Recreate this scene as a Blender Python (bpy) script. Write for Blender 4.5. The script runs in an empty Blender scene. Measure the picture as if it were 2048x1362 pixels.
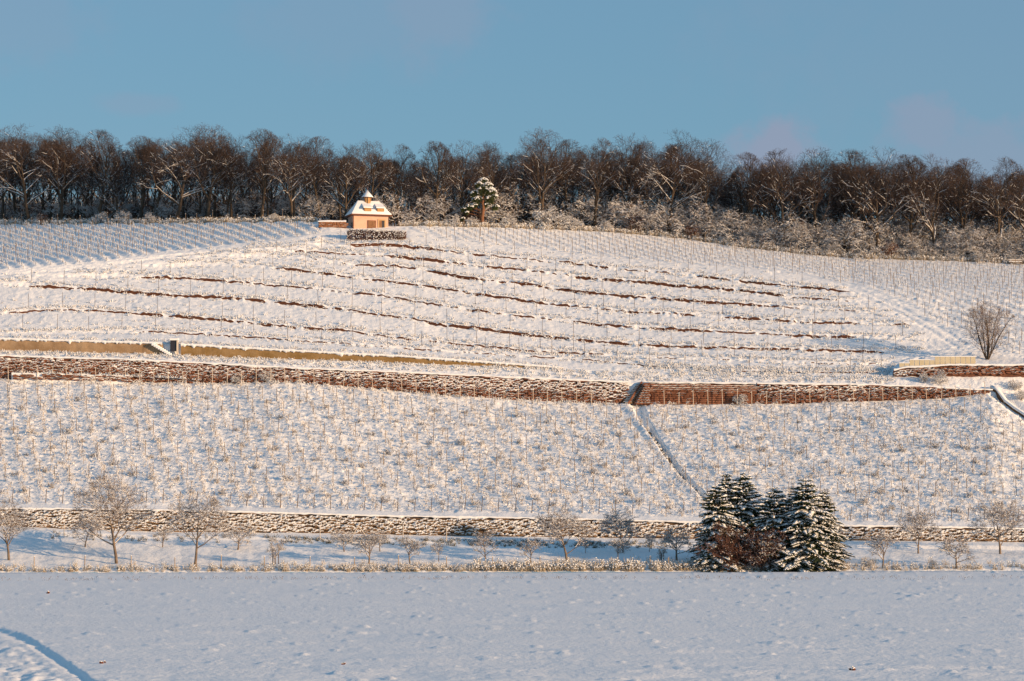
import bpy, math, random
import numpy as np
from mathutils import Vector

# ------------------------------------------------------------------ camera, sky, sun, exposure
sc = bpy.context.scene
COL = sc.collection
random.seed(5)
rng = np.random.default_rng(5)
FPX, CX, CY, CAMZ = 5689.0, 1024.0, 681.0, 6.0          # focal length in photo pixels (100 mm on 36 mm)
TH = math.atan(344.0 / FPX)                              # camera pitched up
CT, ST = math.cos(TH), math.sin(TH)

cam = bpy.data.cameras.new('camera')
camo = bpy.data.objects.new('camera', cam)
COL.objects.link(camo)
sc.camera = camo
cam.lens = 100.0
cam.sensor_width = 36.0
cam.clip_start = 1.0
cam.clip_end = 20000.0
camo.location = (0, 0, CAMZ)
camo.rotation_euler = (math.pi / 2 + TH, 0, 0)

SUN_AZ, SUN_EL = math.radians(120), math.radians(9.5)
world = bpy.data.worlds.new("World")
sc.world = world
world.use_nodes = True
wn = world.node_tree
bg = wn.nodes['Background']
bg.inputs[1].default_value = 0.087
sky = wn.nodes.new('ShaderNodeTexSky')
sky.sky_type = 'NISHITA'
sky.sun_disc = False
sky.sun_elevation = SUN_EL
sky.sun_rotation = SUN_AZ
sky.air_density = 1.0
sky.dust_density = 0.3
sky.ozone_density = 2.0


def node(nt, typ, **kw):
    n = nt.nodes.new(typ)
    for k, v in kw.items():
        if k.startswith('i_'):
            key = k[2:]
            n.inputs[int(key) if key.isdigit() else key].default_value = v
        else:
            setattr(n, k, v)
    return n


mx = node(wn, 'ShaderNodeMix', data_type='RGBA')
mx.inputs[0].default_value = 0.6
tn = node(wn, 'ShaderNodeMix', data_type='RGBA', blend_type='MULTIPLY')
tn.inputs[0].default_value = 1.0
wn.links.new(sky.outputs[0], tn.inputs[6])
tn.inputs[7].default_value = (.80, 1.0, 1.05, 1)
wn.links.new(tn.outputs[2], mx.inputs[6])
mx.inputs[7].default_value = (1.46, 2.84, 4.36, 1)
# faint rose clouds: soft noise puffs by direction
tc = node(wn, 'ShaderNodeTexCoord')
mp = node(wn, 'ShaderNodeMapping')
mp.inputs['Location'].default_value = (0.35, 0.0, 0.2)
mp.inputs['Scale'].default_value = (1.0, 1.0, 1.9)
wn.links.new(tc.outputs['Generated'], mp.inputs[0])
nz = node(wn, 'ShaderNodeTexNoise', i_Scale=7.5, i_Detail=4.0, i_Roughness=0.45)
wn.links.new(mp.outputs[0], nz.inputs['Vector'])
cr = node(wn, 'ShaderNodeMapRange')
cr.inputs[1].default_value = 0.55
cr.inputs[2].default_value = 0.78
cr.interpolation_type = 'SMOOTHSTEP'
wn.links.new(nz.outputs[0], cr.inputs[0])
# two cloud banks low over the wood
def sky_dir(px, py):
    v = Vector(((px - CX) / FPX, CT - ST * (CY - py) / FPX, ST + CT * (CY - py) / FPX))
    return v.normalized()
acc = None
for (px, py, rad, zs, amp) in ((1545, 300, 0.0145, 1.6, .85), (1845, 250, 0.015, 1.5, .62), (1995, 318, 0.036, 2.6, .55), (1420, 350, .025, 2.4, .3),
                               (880, 30, 0.018, 1.2, .34), (20, 20, 0.025, 1.4, .22), (700, 45, .03, 2.0, .15), (2080, 60, .09, 1.0, .12), (280, 208, .012, 3.5, .25)):
    d = sky_dir(px, py)
    sub = node(wn, 'ShaderNodeVectorMath', operation='SUBTRACT')
    wn.links.new(tc.outputs['Generated'], sub.inputs[0])
    sub.inputs[1].default_value = d
    mul = node(wn, 'ShaderNodeVectorMath', operation='MULTIPLY')
    wn.links.new(sub.outputs[0], mul.inputs[0])
    mul.inputs[1].default_value = (1, 1, zs)
    wob = node(wn, 'ShaderNodeTexNoise', i_Scale=70.0, i_Detail=6.0, i_Roughness=.6)
    wn.links.new(tc.outputs['Generated'], wob.inputs['Vector'])
    ln = node(wn, 'ShaderNodeVectorMath', operation='LENGTH')
    wn.links.new(mul.outputs[0], ln.inputs[0])
    ma = node(wn, 'ShaderNodeMath', operation='MULTIPLY_ADD')
    wn.links.new(wob.outputs[0], ma.inputs[0])
    ma.inputs[1].default_value = -rad * 2.2
    wn.links.new(ln.outputs['Value'], ma.inputs[2])
    mr = node(wn, 'ShaderNodeMapRange', interpolation_type='SMOOTHSTEP')
    wn.links.new(ma.outputs[0], mr.inputs[0])
    mr.inputs[1].default_value = rad * .45
    mr.inputs[2].default_value = -rad * .6
    mr.inputs[3].default_value = 0
    mr.inputs[4].default_value = amp
    if acc is None:
        acc = mr.outputs[0]
    else:
        mm = node(wn, 'ShaderNodeMath', operation='MAXIMUM')
        wn.links.new(acc, mm.inputs[0])
        wn.links.new(mr.outputs[0], mm.inputs[1])
        acc = mm.outputs[0]
mm = node(wn, 'ShaderNodeMath', operation='MULTIPLY_ADD')
wn.links.new(cr.outputs[0], mm.inputs[0])
mm.inputs[1].default_value = 0.08
wn.links.new(acc, mm.inputs[2])
mx2 = node(wn, 'ShaderNodeMix', data_type='RGBA')
wn.links.new(mm.outputs[0], mx2.inputs[0])
wn.links.new(mx.outputs[2], mx2.inputs[6])
mx2.inputs[7].default_value = (2.45, 2.85, 3.85, 1)
wn.links.new(mx2.outputs[2], bg.inputs[0])

sun = bpy.data.lights.new('sun', 'SUN')
sun.energy = 4.7
sun.angle = math.radians(0.55)
sun.color = (1.0, 0.66, 0.37)
suno = bpy.data.objects.new('sun', sun)
COL.objects.link(suno)
sdir = Vector((math.sin(SUN_AZ) * math.cos(SUN_EL), math.cos(SUN_AZ) * math.cos(SUN_EL), math.sin(SUN_EL)))
suno.rotation_euler = sdir.to_track_quat('Z', 'Y').to_euler()
suno.location = (200, -100, 150)
sc.view_settings.view_transform = 'Standard'
sc.view_settings.look = 'None'
sc.view_settings.exposure = 0.45
sc.view_settings.gamma = 1.0
sc.view_settings.use_curve_mapping = False
sc.cycles.max_bounces = 5
sc.cycles.diffuse_bounces = 3


# ------------------------------------------------------------------ helpers
def P(px, py, Y):
    """World point at ground distance Y seen at photo pixel px, py."""
    px, py, Y = np.broadcast_arrays(np.asarray(px, float), np.asarray(py, float), np.asarray(Y, float))
    b = (CY - py) / FPX
    d = Y / (CT - ST * b)
    return np.stack([d * (px - CX) / FPX, Y, CAMZ + d * (ST + CT * b)], -1)


def proj(X, Y, Z):
    dz = Z - CAMZ
    d = Y * CT + dz * ST
    u = -Y * ST + dz * CT
    return CX + FPX * X / d, CY - FPX * u / d


def hash2(ix, iy, s):
    h = (ix.astype(np.int64) * 374761393 + iy.astype(np.int64) * 668265263 + s * 974634777) & 0x7fffffff
    h = ((h ^ (h >> 13)) * 1274126177) & 0x7fffffff
    return ((h ^ (h >> 16)) & 0xffff) / 65535.0


def vnoise(x, y, s=0):
    x = np.asarray(x, float); y = np.asarray(y, float)
    ix, iy = np.floor(x), np.floor(y)
    fx, fy = x - ix, y - iy
    fx = fx * fx * (3 - 2 * fx); fy = fy * fy * (3 - 2 * fy)
    a = hash2(ix, iy, s); b = hash2(ix + 1, iy, s); c = hash2(ix, iy + 1, s); d = hash2(ix + 1, iy + 1, s)
    return (a * (1 - fx) + b * fx) * (1 - fy) + (c * (1 - fx) + d * fx) * fy


def fbm(x, y, s=0, o=3):
    t = 0; a = 1; n = 0
    for i in range(o):
        t = t + a * (vnoise(x * 2 ** i, y * 2 ** i, s + i * 17) - .5); n += a; a *= .5
    return t / n * 2


def sstep(a, b, x):
    t = np.clip((x - a) / (b - a), 0, 1)
    return t * t * (3 - 2 * t)


def poly(pts):
    a = np.array(pts, float)
    return lambda x: np.interp(x, a[:, 0], a[:, 1])


MATS = {}


def mat(name, col, rough=0.9, var=None, vscale=3.0, bump=0.0, bscale=8.0, col2=None, spec=0.2, detail=4.0):
    m = bpy.data.materials.new(name)
    m.use_nodes = True
    nt = m.node_tree
    b = nt.nodes['Principled BSDF']
    b.inputs['Roughness'].default_value = rough
    b.inputs['Specular IOR Level'].default_value = spec
    b.inputs['Base Color'].default_value = (*col, 1)
    geo = node(nt, 'ShaderNodeNewGeometry')
    if col2 is not None:
        n = node(nt, 'ShaderNodeTexNoise', i_Scale=vscale, i_Detail=detail, i_Roughness=0.6)
        nt.links.new(geo.outputs['Position'], n.inputs['Vector'])
        r = node(nt, 'ShaderNodeMapRange')
        r.inputs[1].default_value = 0.36; r.inputs[2].default_value = 0.64
        nt.links.new(n.outputs[0], r.inputs[0])
        x = node(nt, 'ShaderNodeMix', data_type='RGBA')
        nt.links.new(r.outputs[0], x.inputs[0])
        x.inputs[6].default_value = (*col, 1)
        x.inputs[7].default_value = (*col2, 1)
        nt.links.new(x.outputs[2], b.inputs['Base Color'])
    if bump:
        n = node(nt, 'ShaderNodeTexNoise', i_Scale=bscale, i_Detail=4.0, i_Roughness=0.6)
        nt.links.new(geo.outputs['Position'], n.inputs['Vector'])
        bp = node(nt, 'ShaderNodeBump', i_Strength=1.0, i_Distance=bump)
        nt.links.new(n.outputs[0], bp.inputs['Height'])
        nt.links.new(bp.outputs[0], b.inputs['Normal'])
    MATS[name] = m
    return m


SNOW = mat('snow', (.86, .87, .885), .75, bump=.035, bscale=5.0, spec=.15)
VINET = mat('frosted_vine', (.24, .185, .145), .95, col2=(.34, .28, .23), vscale=1.0)
SNOWT = mat('snow_on_twigs', (.84, .85, .86), .8, spec=.1)
BARK = mat('dark_bark', (.055, .042, .033), .95, col2=(.11, .08, .055), vscale=1.5, bump=.02)
TWIG = mat('brown_twig', (.050, .040, .036), .95, col2=(.088, .056, .043), vscale=.25)
OBARK = mat('orchard_bark', (.14, .105, .08), .95, col2=(.23, .18, .14), vscale=2.5, bump=.01)
OTWIG = mat('orchard_twig', (.18, .135, .108), .95, col2=(.26, .20, .155), vscale=1.0)
PALE = mat('frosted_twig', (.42, .36, .29), .95, col2=(.58, .53, .46), vscale=.5)
TAN = mat('dry_grass', (.36, .28, .19), .95, col2=(.52, .45, .34), vscale=.8)
RUST = mat('rust_leaves', (.20, .075, .03), .95, col2=(.28, .13, .06), vscale=2.0)
REDTWIG = mat('red_brown_twig', (.085, .040, .030), .95, col2=(.14, .075, .055), vscale=2.0)
NEEDLE = mat('spruce_needles', (.022, .036, .018), .9, col2=(.05, .06, .022), vscale=1.2)
PINEN = mat('pine_needles', (.035, .055, .02), .9, col2=(.075, .085, .03), vscale=1.5)
REDSTONE = mat('red_sandstone', (.140, .060, .037), .95, col2=(.240, .108, .066), vscale=1.4, bump=.05, bscale=5)
GREYSTONE = mat('brown_stone', (.15, .095, .055), .95, col2=(.26, .17, .10), vscale=1.2, bump=.05, bscale=5)
MORTAR = mat('red_joint_earth', (.115, .05, .032), .95, col2=(.17, .08, .05), vscale=1.6, bump=.06, bscale=4)
MORTARB = mat('brown_joint_earth', (.09, .055, .035), .95, col2=(.14, .09, .055), vscale=1.6, bump=.06, bscale=4)
SOIL = mat('red_soil', (.20, .062, .028), .95, col2=(.115, .042, .022), vscale=2.2, bump=.08, bscale=4)
PLASTER = mat('stained_concrete', (.23, .15, .085), .95, col2=(.38, .27, .17), vscale=.55, bump=.03, bscale=4, detail=7)
OCHRE = mat('ochre_concrete', (.20, .125, .045), .95, col2=(.30, .20, .10), vscale=.8, bump=.03, detail=7)
PANEL = mat('cream_concrete', (.52, .45, .30), .85, col2=(.58, .52, .38), vscale=1.0)
PEACH = mat('peach_render', (.68, .42, .31), .85, col2=(.63, .38, .28), vscale=1.5)
TRIM = mat('brown_trim', (.20, .085, .05), .8)
WOOD = mat('brown_boards', (.20, .10, .05), .8, col2=(.28, .15, .08), vscale=3)
BOARD = mat('ochre_boards', (.50, .31, .14), .8, col2=(.42, .24, .10), vscale=3)
STONETRIM = mat('tan_stone', (.50, .33, .18), .8)
DARK = mat('dark_glass_and_shade', (.03, .025, .03), .3, spec=.5)  # window glass, and the painted shade inside door openings
POSTD = mat('weathered_post', (.13, .10, .085), .9)
POSTP = mat('pale_post', (.40, .31, .22), .9)
POSTB = mat('brown_post', (.22, .165, .12), .9)
POSTW = mat('snow_caked_post', (.58, .50, .41), .9)
IRON = mat('dark_iron', (.05, .045, .045), .6)
GREEN = mat('dark_grass', (.07, .065, .03), .95, col2=(.13, .10, .05), vscale=2.0)

# ground snow: soil attribute shows the bare red banks
SNOWG = bpy.data.materials.new('snow_ground')
SNOWG.use_nodes = True
nt = SNOWG.node_tree
b = nt.nodes['Principled BSDF']
b.inputs['Roughness'].default_value = .75
b.inputs['Specular IOR Level'].default_value = .15
at = node(nt, 'ShaderNodeAttribute', attribute_name='soil')
geo = node(nt, 'ShaderNodeNewGeometry')
n1 = node(nt, 'ShaderNodeTexNoise', i_Scale=3.2, i_Detail=4.0, i_Roughness=.65)
nt.links.new(geo.outputs['Position'], n1.inputs['Vector'])
ad = node(nt, 'ShaderNodeMath', operation='ADD')
nt.links.new(at.outputs['Fac'], ad.inputs[0]); nt.links.new(n1.outputs[0], ad.inputs[1])
st = node(nt, 'ShaderNodeMapRange')
st.inputs[1].default_value = .96; st.inputs[2].default_value = 1.04
nt.links.new(ad.outputs[0], st.inputs[0])
so = node(nt, 'ShaderNodeMix', data_type='RGBA')
so.inputs[6].default_value = (.120, .052, .029, 1); so.inputs[7].default_value = (.075, .028, .016, 1)
n2 = node(nt, 'ShaderNodeTexNoise', i_Scale=1.7, i_Detail=3.0)
nt.links.new(geo.outputs['Position'], n2.inputs['Vector'])
nt.links.new(n2.outputs[0], so.inputs[0])
fx = node(nt, 'ShaderNodeMix', data_type='RGBA')
fx.inputs[6].default_value = (.86, .87, .885, 1)
nt.links.new(st.outputs[0], fx.inputs[0]); nt.links.new(so.outputs[2], fx.inputs[7])
nt.links.new(fx.outputs[2], b.inputs['Base Color'])
n3 = node(nt, 'ShaderNodeTexNoise', i_Scale=3.5, i_Detail=5.0, i_Roughness=.6)
nt.links.new(geo.outputs['Position'], n3.inputs['Vector'])
rg = node(nt, 'ShaderNodeAttribute', attribute_name='rough')
bp = node(nt, 'ShaderNodeBump', i_Strength=1.0)
nt.links.new(rg.outputs['Fac'], bp.inputs['Distance'])
nt.links.new(n3.outputs[0], bp.inputs['Height'])
nt.links.new(bp.outputs[0], b.inputs['Normal'])


class Geo:
    """Collects vertices and faces of several shapes; build() links them as ONE mesh object."""
    def __init__(s):
        s.v = []; s.f = []; s.n = 0

    def add(s, V, Fs, m=0, smooth=True):
        V = np.asarray(V, float).reshape(-1, 3)
        if isinstance(Fs, np.ndarray):
            if len(Fs):
                s.f.append((Fs.astype(np.int64) + s.n, m, smooth))
        else:
            by = {}
            for f in Fs:
                by.setdefault(len(f), []).append(f)
            for k in by:
                s.f.append((np.array(by[k], np.int64) + s.n, m, smooth))
        s.v.append(V); s.n += len(V)
        return s

    def mesh(s, name, mats):
        me = bpy.data.meshes.new(name)
        V = np.concatenate(s.v) if s.v else np.zeros((0, 3))
        me.vertices.add(len(V))
        me.vertices.foreach_set('co', V.astype(np.float32).ravel())
        li = np.concatenate([f.ravel() for f, m, q in s.f])
        ls = []; mi = []; sm = []; o = 0
        for f, m, q in s.f:
            k = f.shape[1]
            ls.append(o + np.arange(len(f)) * k); o += f.size
            mi.append(np.full(len(f), m)); sm.append(np.full(len(f), q))
        ls = np.concatenate(ls); mi = np.concatenate(mi); sm = np.concatenate(sm)
        me.loops.add(len(li)); me.loops.foreach_set('vertex_index', li.astype(np.int32))
        me.polygons.add(len(ls)); me.polygons.foreach_set('loop_start', ls.astype(np.int32))
        me.polygons.foreach_set('material_index', mi.astype(np.int32))
        me.polygons.foreach_set('use_smooth', sm.astype(bool))
        for mm_ in mats:
            me.materials.append(mm_)
        me.update(calc_edges=True)
        me.validate()
        return me

    def build(s, name, mats, parent=None):
        return link(name, s.mesh(name, mats), parent)


def link(name, me, parent=None, loc=None, rz=0.0, scale=None):
    o = bpy.data.objects.new(name, me)
    COL.objects.link(o)
    if parent is not None:
        o.parent = parent
    if loc is not None:
        o.location = [float(q) for q in loc]
    if rz:
        o.rotation_euler = (0, 0, rz)
    if scale is not None:
        o.scale = scale
    return o


def tag(o, label=None, cat=None, group=None, kind=None):
    if label: o['label'] = label
    if cat: o['category'] = cat
    if group: o['group'] = group
    if kind: o['kind'] = kind
    return o


def empty(name, loc, rz=0, scale=1, **kw):
    o = bpy.data.objects.new(name, None)
    COL.objects.link(o)
    o.location = [float(q) for q in loc]
    o.rotation_euler = (0, 0, rz)
    o.scale = scale if isinstance(scale, (tuple, list)) else (scale,) * 3
    tag(o, **kw)
    return o


def frames(D):
    D = D / np.maximum(np.linalg.norm(D, axis=1, keepdims=True), 1e-9)
    ref = np.where(np.abs(D[:, 2:3]) > .9, np.array([[1., 0, 0]]), np.array([[0, 0, 1.]]))
    A = np.cross(D, ref); A /= np.maximum(np.linalg.norm(A, axis=1, keepdims=True), 1e-9)
    B = np.cross(A, D)
    return D, A, B


def tubes(P0, P1, R0, R1, k=3):
    P0 = np.asarray(P0, float).reshape(-1, 3); P1 = np.asarray(P1, float).reshape(-1, 3)
    n = len(P0)
    R0 = np.broadcast_to(np.asarray(R0, float), (n,)); R1 = np.broadcast_to(np.asarray(R1, float), (n,))
    D, A, B = frames(P1 - P0)
    an = np.arange(k) * 2 * np.pi / k
    ring = A[:, None] * np.cos(an)[None, :, None] + B[:, None] * np.sin(an)[None, :, None]
    V = np.concatenate([P0[:, None] + ring * R0[:, None, None], P1[:, None] + ring * R1[:, None, None]], 1).reshape(-1, 3)
    i = np.arange(k); j = (i + 1) % k
    q = np.stack([i, i + k, j + k, j], 1)
    Fq = (np.arange(n)[:, None, None] * 2 * k + q[None]).reshape(-1, 4)
    return V, Fq


OV = np.array([[0, 0, -1], [1, 0, 0], [0, 1, 0], [-1, 0, 0], [0, -1, 0], [0, 0, 1]], float)
OF = np.array([[0, 2, 1], [0, 3, 2], [0, 4, 3], [0, 1, 4], [5, 1, 2], [5, 2, 3], [5, 3, 4], [5, 4, 1]])


def octas(Pc, D, L, W, H=None):
    """Small leaf, needle spray or snow lump shapes: long along D, W wide, H thick."""
    Pc = np.asarray(Pc, float).reshape(-1, 3); n = len(Pc)
    L = np.broadcast_to(np.asarray(L, float), (n,)); W = np.broadcast_to(np.asarray(W, float), (n,))
    H = W if H is None else np.broadcast_to(np.asarray(H, float), (n,))
    D, A, B = frames(np.asarray(D, float).reshape(-1, 3) * np.ones((n, 1)))
    V = (Pc[:, None] + OV[None, :, 2:3] * D[:, None] * L[:, None, None] + OV[None, :, 0:1] * A[:, None] * W[:, None, None]
         + OV[None, :, 1:2] * B[:, None] * H[:, None, None]).reshape(-1, 3)
    return V, (np.arange(n)[:, None, None] * 6 + OF[None]).reshape(-1, 3)


def boxes(C, S):
    C = np.asarray(C, float).reshape(-1, 3); S = np.asarray(S, float).reshape(-1, 3) / 2
    c = np.array([[-1, -1, -1], [1, -1, -1], [1, 1, -1], [-1, 1, -1], [-1, -1, 1], [1, -1, 1], [1, 1, 1], [-1, 1, 1]], float)
    V = (C[:, None] + c[None] * S[:, None]).reshape(-1, 3)
    f = np.array([[0, 3, 2, 1], [4, 5, 6, 7], [0, 1, 5, 4], [1, 2, 6, 5], [2, 3, 7, 6], [3, 0, 4, 7]])
    return V, (np.arange(len(C))[:, None, None] * 8 + f[None]).reshape(-1, 4)


def bx(g, x0, x1, y0, y1, z0, z1, m=0):
    V, f = boxes([((x0 + x1) / 2, (y0 + y1) / 2, (z0 + z1) / 2)], [(x1 - x0, y1 - y0, z1 - z0)])
    g.add(V, f, m, False)


def rotz(V, a):
    c, s = np.cos(a), np.sin(a)
    return np.stack([V[..., 0] * c - V[..., 1] * s, V[..., 0] * s + V[..., 1] * c, V[..., 2]], -1)


def replicate(g, bases, pos, rot, scl):
    """Copy base shapes (list of Geo) to many spots inside ONE Geo."""
    pos = np.asarray(pos, float); n = len(pos)
    pick = rng.integers(0, len(bases), n)
    for bi, bs in enumerate(bases):
        id_ = np.where(pick == bi)[0]
        if not len(id_):
            continue
        V = np.concatenate(bs.v)
        W = rotz(V[None] * scl[id_][:, None, None], rot[id_][:, None]) + pos[id_][:, None]
        first = True
        for f, m, q in bs.f:
            ff = (np.arange(len(id_))[:, None, None] * len(V) + f[None]).reshape(-1, f.shape[1])
            g.f.append((ff + g.n, m, q))
        g.v.append(W.reshape(-1, 3)); g.n += W.shape[0] * W.shape[1]


# ------------------------------------------------------------------ terrain layout (photo column -> photo row of each contour)
K_edge = poly([(-300, 1147), (0, 1146), (700, 1145.5), (1400, 1144), (2048, 1142), (2350, 1142)])
K_base = poly([(-300, 1046), (0, 1052), (300, 1062), (700, 1067), (1000, 1072), (1300, 1076), (1700, 1080), (2048, 1084), (2350, 1086)])
K_ltop = poly([(-300, 1012), (0, 1018), (300, 1021), (550, 1027), (800, 1034), (1100, 1038), (1400, 1046), (1700, 1053), (2048, 1058), (2350, 1062)])
K_ub = poly([(-300, 748), (0, 757), (200, 760), (380, 765), (560, 764), (700, 771), (800, 782), (900, 790), (1000, 797), (1100, 802), (1260, 808), (1400, 809), (1600, 806), (1800, 799), (1900, 794), (1985, 784), (2060, 800), (2350, 840)])
K_ut = poly([(-300, 704), (0, 712), (100, 716), (250, 720), (400, 727), (600, 738), (800, 745), (1000, 755), (1240, 765), (1300, 766), (1500, 768), (1700, 770), (1850, 774), (1930, 779), (1985, 781), (2060, 798), (2350, 838)])
K_tb = poly([(-300, 690), (0, 701), (330, 708), (450, 714), (600, 718), (800, 725), (1000, 732.5), (1130, 738), (1400, 748), (1775, 752), (1800, 750), (2048, 748), (2350, 752)])
K_tt = poly([(-300, 668), (0, 678), (310, 687), (345, 688), (370, 690), (640, 705), (800, 713), (1000, 727), (1130, 737), (1400, 747), (1775, 751), (1796, 748), (1803, 735), (1900, 731), (2048, 731), (2350, 738)])
T8 = poly([(-300, 655), (0, 668), (294, 664), (427, 670), (513, 675), (632, 685), (714, 690), (885, 702), (1042, 712), (1193, 722), (1300, 733), (1423, 742), (1621, 746), (1775, 744), (1810, 724), (1850, 712), (1950, 706), (2048, 715), (2350, 725)])
T7 = poly([(-300, 630), (0, 627), (103, 620), (188, 622), (290, 629), (359, 634), (478, 644), (581, 655), (697, 662), (783, 675), (844, 681), (953, 692), (1053, 702), (1193, 709), (1261, 714), (1382, 718), (1500, 722), (1690, 729), (1775, 727), (1850, 706), (1950, 700), (2048, 706), (2350, 715)])
T6 = poly([(-300, 572), (34, 571), (96, 574), (171, 578), (273, 586), (342, 591), (478, 598), (581, 608), (697, 620), (731, 627), (823, 637), (885, 651), (953, 656), (1022, 666), (1124, 678), (1210, 685), (1329, 693), (1485, 697), (1638, 701), (1758, 704), (1850, 698), (1920, 692), (2048, 692), (2350, 700)])
T5 = poly([(-300, 562), (0, 557), (150, 556), (253, 554), (325, 555), (410, 560), (495, 566), (547, 571), (632, 578), (697, 586), (762, 591), (827, 603), (885, 612), (953, 622), (1005, 629), (1073, 636), (1124, 641), (1193, 649), (1288, 656), (1348, 659), (1423, 663), (1505, 666), (1621, 673), (1720, 675), (1800, 676), (1900, 678), (2048, 675), (2350, 680)])
T4 = poly([(-300, 556), (0, 552), (150, 545), (300, 535), (461, 530), (567, 538), (632, 545), (697, 554), (782, 564), (844, 571), (892, 579), (964, 590), (1029, 598), (1090, 608), (1176, 615), (1261, 624), (1353, 628), (1485, 637), (1594, 644), (1690, 647), (1806, 649), (1900, 655), (2048, 650), (2350, 655)])
T3 = poly([(-300, 551), (0, 548), (150, 540), (300, 525), (450, 515), (601, 516), (714, 530), (793, 533), (868, 543), (936, 557), (1001, 564), (1073, 571), (1107, 578), (1193, 588), (1295, 596), (1377, 602), (1450, 607), (1536, 612), (1772, 627), (1900, 638), (2048, 632), (2350, 636)])
T2 = poly([(-300, 547), (0, 544), (150, 534), (300, 519), (450, 507), (598, 504), (697, 508), (782, 512), (851, 520), (919, 528), (981, 535), (1039, 540), (1097, 547), (1176, 557), (1278, 564), (1346, 571), (1450, 579), (1539, 588), (1587, 595), (1676, 600), (1772, 608), (1900, 620), (2048, 614), (2350, 618)])
T1 = poly([(-300, 543), (0, 540), (150, 528), (300, 513), (450, 500), (600, 492), (697, 491), (765, 489), (868, 499), (936, 508), (1005, 514), (1090, 523), (1135, 525), (1227, 538), (1285, 542), (1377, 550), (1433, 557), (1512, 566), (1673, 581), (1772, 592), (1900, 604), (2048, 600), (2350, 604)])
K_b = poly([(-300, 536), (0, 531), (300, 502), (600, 479), (700, 481), (820, 475), (900, 486), (1100, 510), (1380, 537), (1560, 552), (1700, 570), (2048, 585), (2350, 590)])
K_r = poly([(-300, 452), (0, 449), (300, 447), (620, 443), (700, 452), (780, 453), (850, 452), (1000, 455), (1200, 463), (1350, 475), (1450, 490), (1600, 508), (1700, 516), (1900, 522), (2048, 528), (2350, 534)])

px = np.concatenate([[-60000, -25000, -10000, -5000, -3000, -2000, -1500], np.arange(-1200, -300, 14), np.arange(-300, -60, 5),
                     np.arange(-60, 2108, 2.2), np.arange(2108, 2350, 5), np.arange(2350, 3300, 14), [3700, 4500, 6000, 10000, 25000, 60000]]).astype(float)
NC = len(px)
pj = np.where((px > -400) & (px < 2450), 1.0, 0.0)

# bare bank strength along every terrace contour: (contour, ranges of visible red soil, height px)
def ranges(rs):
    m = np.zeros(NC)
    for a, b_, h in rs:
        m = np.maximum(m, h * sstep(a - 25, a + 20, px) * (1 - sstep(b_ - 20, b_ + 25, px)))
    return m


BANK = {
    'T8': ranges([(280, 900, 2.4), (900, 1350, 2.0), (1380, 1790, 3.6)]),
    'T7': ranges([(-300, 90, 3.0), (90, 300, 3.2), (265, 700, 6.0), (700, 960, 3.2), (960, 1200, 4.0), (1250, 1480, 1.5), (1600, 1760, 2.6)]),
    'T6': ranges([(70, 380, 6.0), (380, 700, 6.2), (700, 860, 3.5), (855, 1120, 7.5), (1120, 1340, 6.5), (1340, 1760, 4.6)]),
    'T5': ranges([(280, 560, 5.0), (560, 700, 3.0), (700, 900, 3.5), (900, 1220, 4.0), (1220, 1420, 5.5), (1420, 1600, 3.0), (1590, 1710, 6.5)]),
    'T4': ranges([(560, 700, 4.8), (700, 850, 4.0), (850, 1300, 5.0), (1240, 1380, 5.5), (1460, 1640, 6.5), (1640, 1710, 4.5), (1780, 1815, 3.5)]),
    'T3': ranges([(600, 700, 1.5), (710, 900, 4.0), (860, 1010, 6.5), (1010, 1220, 5.8), (1220, 1550, 6.0), (1560, 1720, 2.0)]),
    'T2': ranges([(590, 780, 2.4), (780, 930, 7.0), (920, 1100, 4.2), (1080, 1290, 6.5), (1270, 1560, 6.2), (1570, 1700, 3.2)]),
    'T1': ranges([(700, 880, 6.6), (880, 970, 4.0), (970, 1120, 2.0), (1125, 1230, 5.0), (1230, 1380, 3.0), (1400, 1690, 4.5)]),
}
def smooth(fn, w=90):
    k = np.linspace(-w, w, 25); g_ = np.cos(k / w * math.pi / 2) ** 2
    return sum(fn(px + a) * b_ for a, b_ in zip(k, g_)) / g_.sum()


S_TT = smooth(lambda x: np.interp(x, [-300, 0, 700, 1130, 1790, 2350], [668, 676, 707, 737, 746, 748]), 150)
rows_Y, rows_X, rows_Z, rows_soil, rows_reg = [], [], [], [], []


def add_row(py, Y, soil=0.0, reg=0):
    p = P(px, py, Y)
    rows_X.append(p[:, 0]); rows_Y.append(p[:, 1]); rows_Z.append(p[:, 2])
    rows_soil.append(np.zeros(NC) + soil); rows_reg.append(np.full(NC, reg))


def strip(pyA, YA, pyB, YB, n, reg, ex=1.0):
    for i in range(n):
        t = i / n
        add_row(pyA + (pyB - pyA) * t, YA + (YB - YA) * t ** ex, 0, reg)


one = np.ones(NC)
Y0 = 285 * one
e = K_edge(px) + 1.3 * fbm(px / 22.0, px * 0 + 2.5, 71, 3)
# the verge bank and orchard slope
strip(e, Y0, e - 9, Y0 + 1.2, 6, 1)
bs = K_base(px)
mid = (e - 9) * .5 + bs * .5
strip(e - 9, Y0 + 1.2, mid, 296 * one, 28, 2)
berm = bs + 16
strip(mid, 296 * one, berm, 301 * one, 16, 2)
strip(berm, 301 * one, berm - 8, 301.8 * one, 6, 2)
strip(berm - 8, 301.8 * one, bs, 306 * one, 8, 2)
lt = K_ltop(px)
strip(bs, 306 * one, lt, 306.5 * one, 3, 0)
strip(lt, 306.5 * one, lt - 12, 309 * one, 7, 3)
ub, ut = K_ub(px), K_ut(px)
strip(lt - 12, 309 * one, ub, 352 * one, 190, 4)
strip(ub, 352 * one, ut, 352.5 * one, 3, 0)
tb, tt = K_tb(px), K_tt(px)
strip(ut, 352.5 * one, tb, 356 * one, 14, 5)
strip(tb, 356 * one, tt, 356.3 * one, 3, 0)
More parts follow.
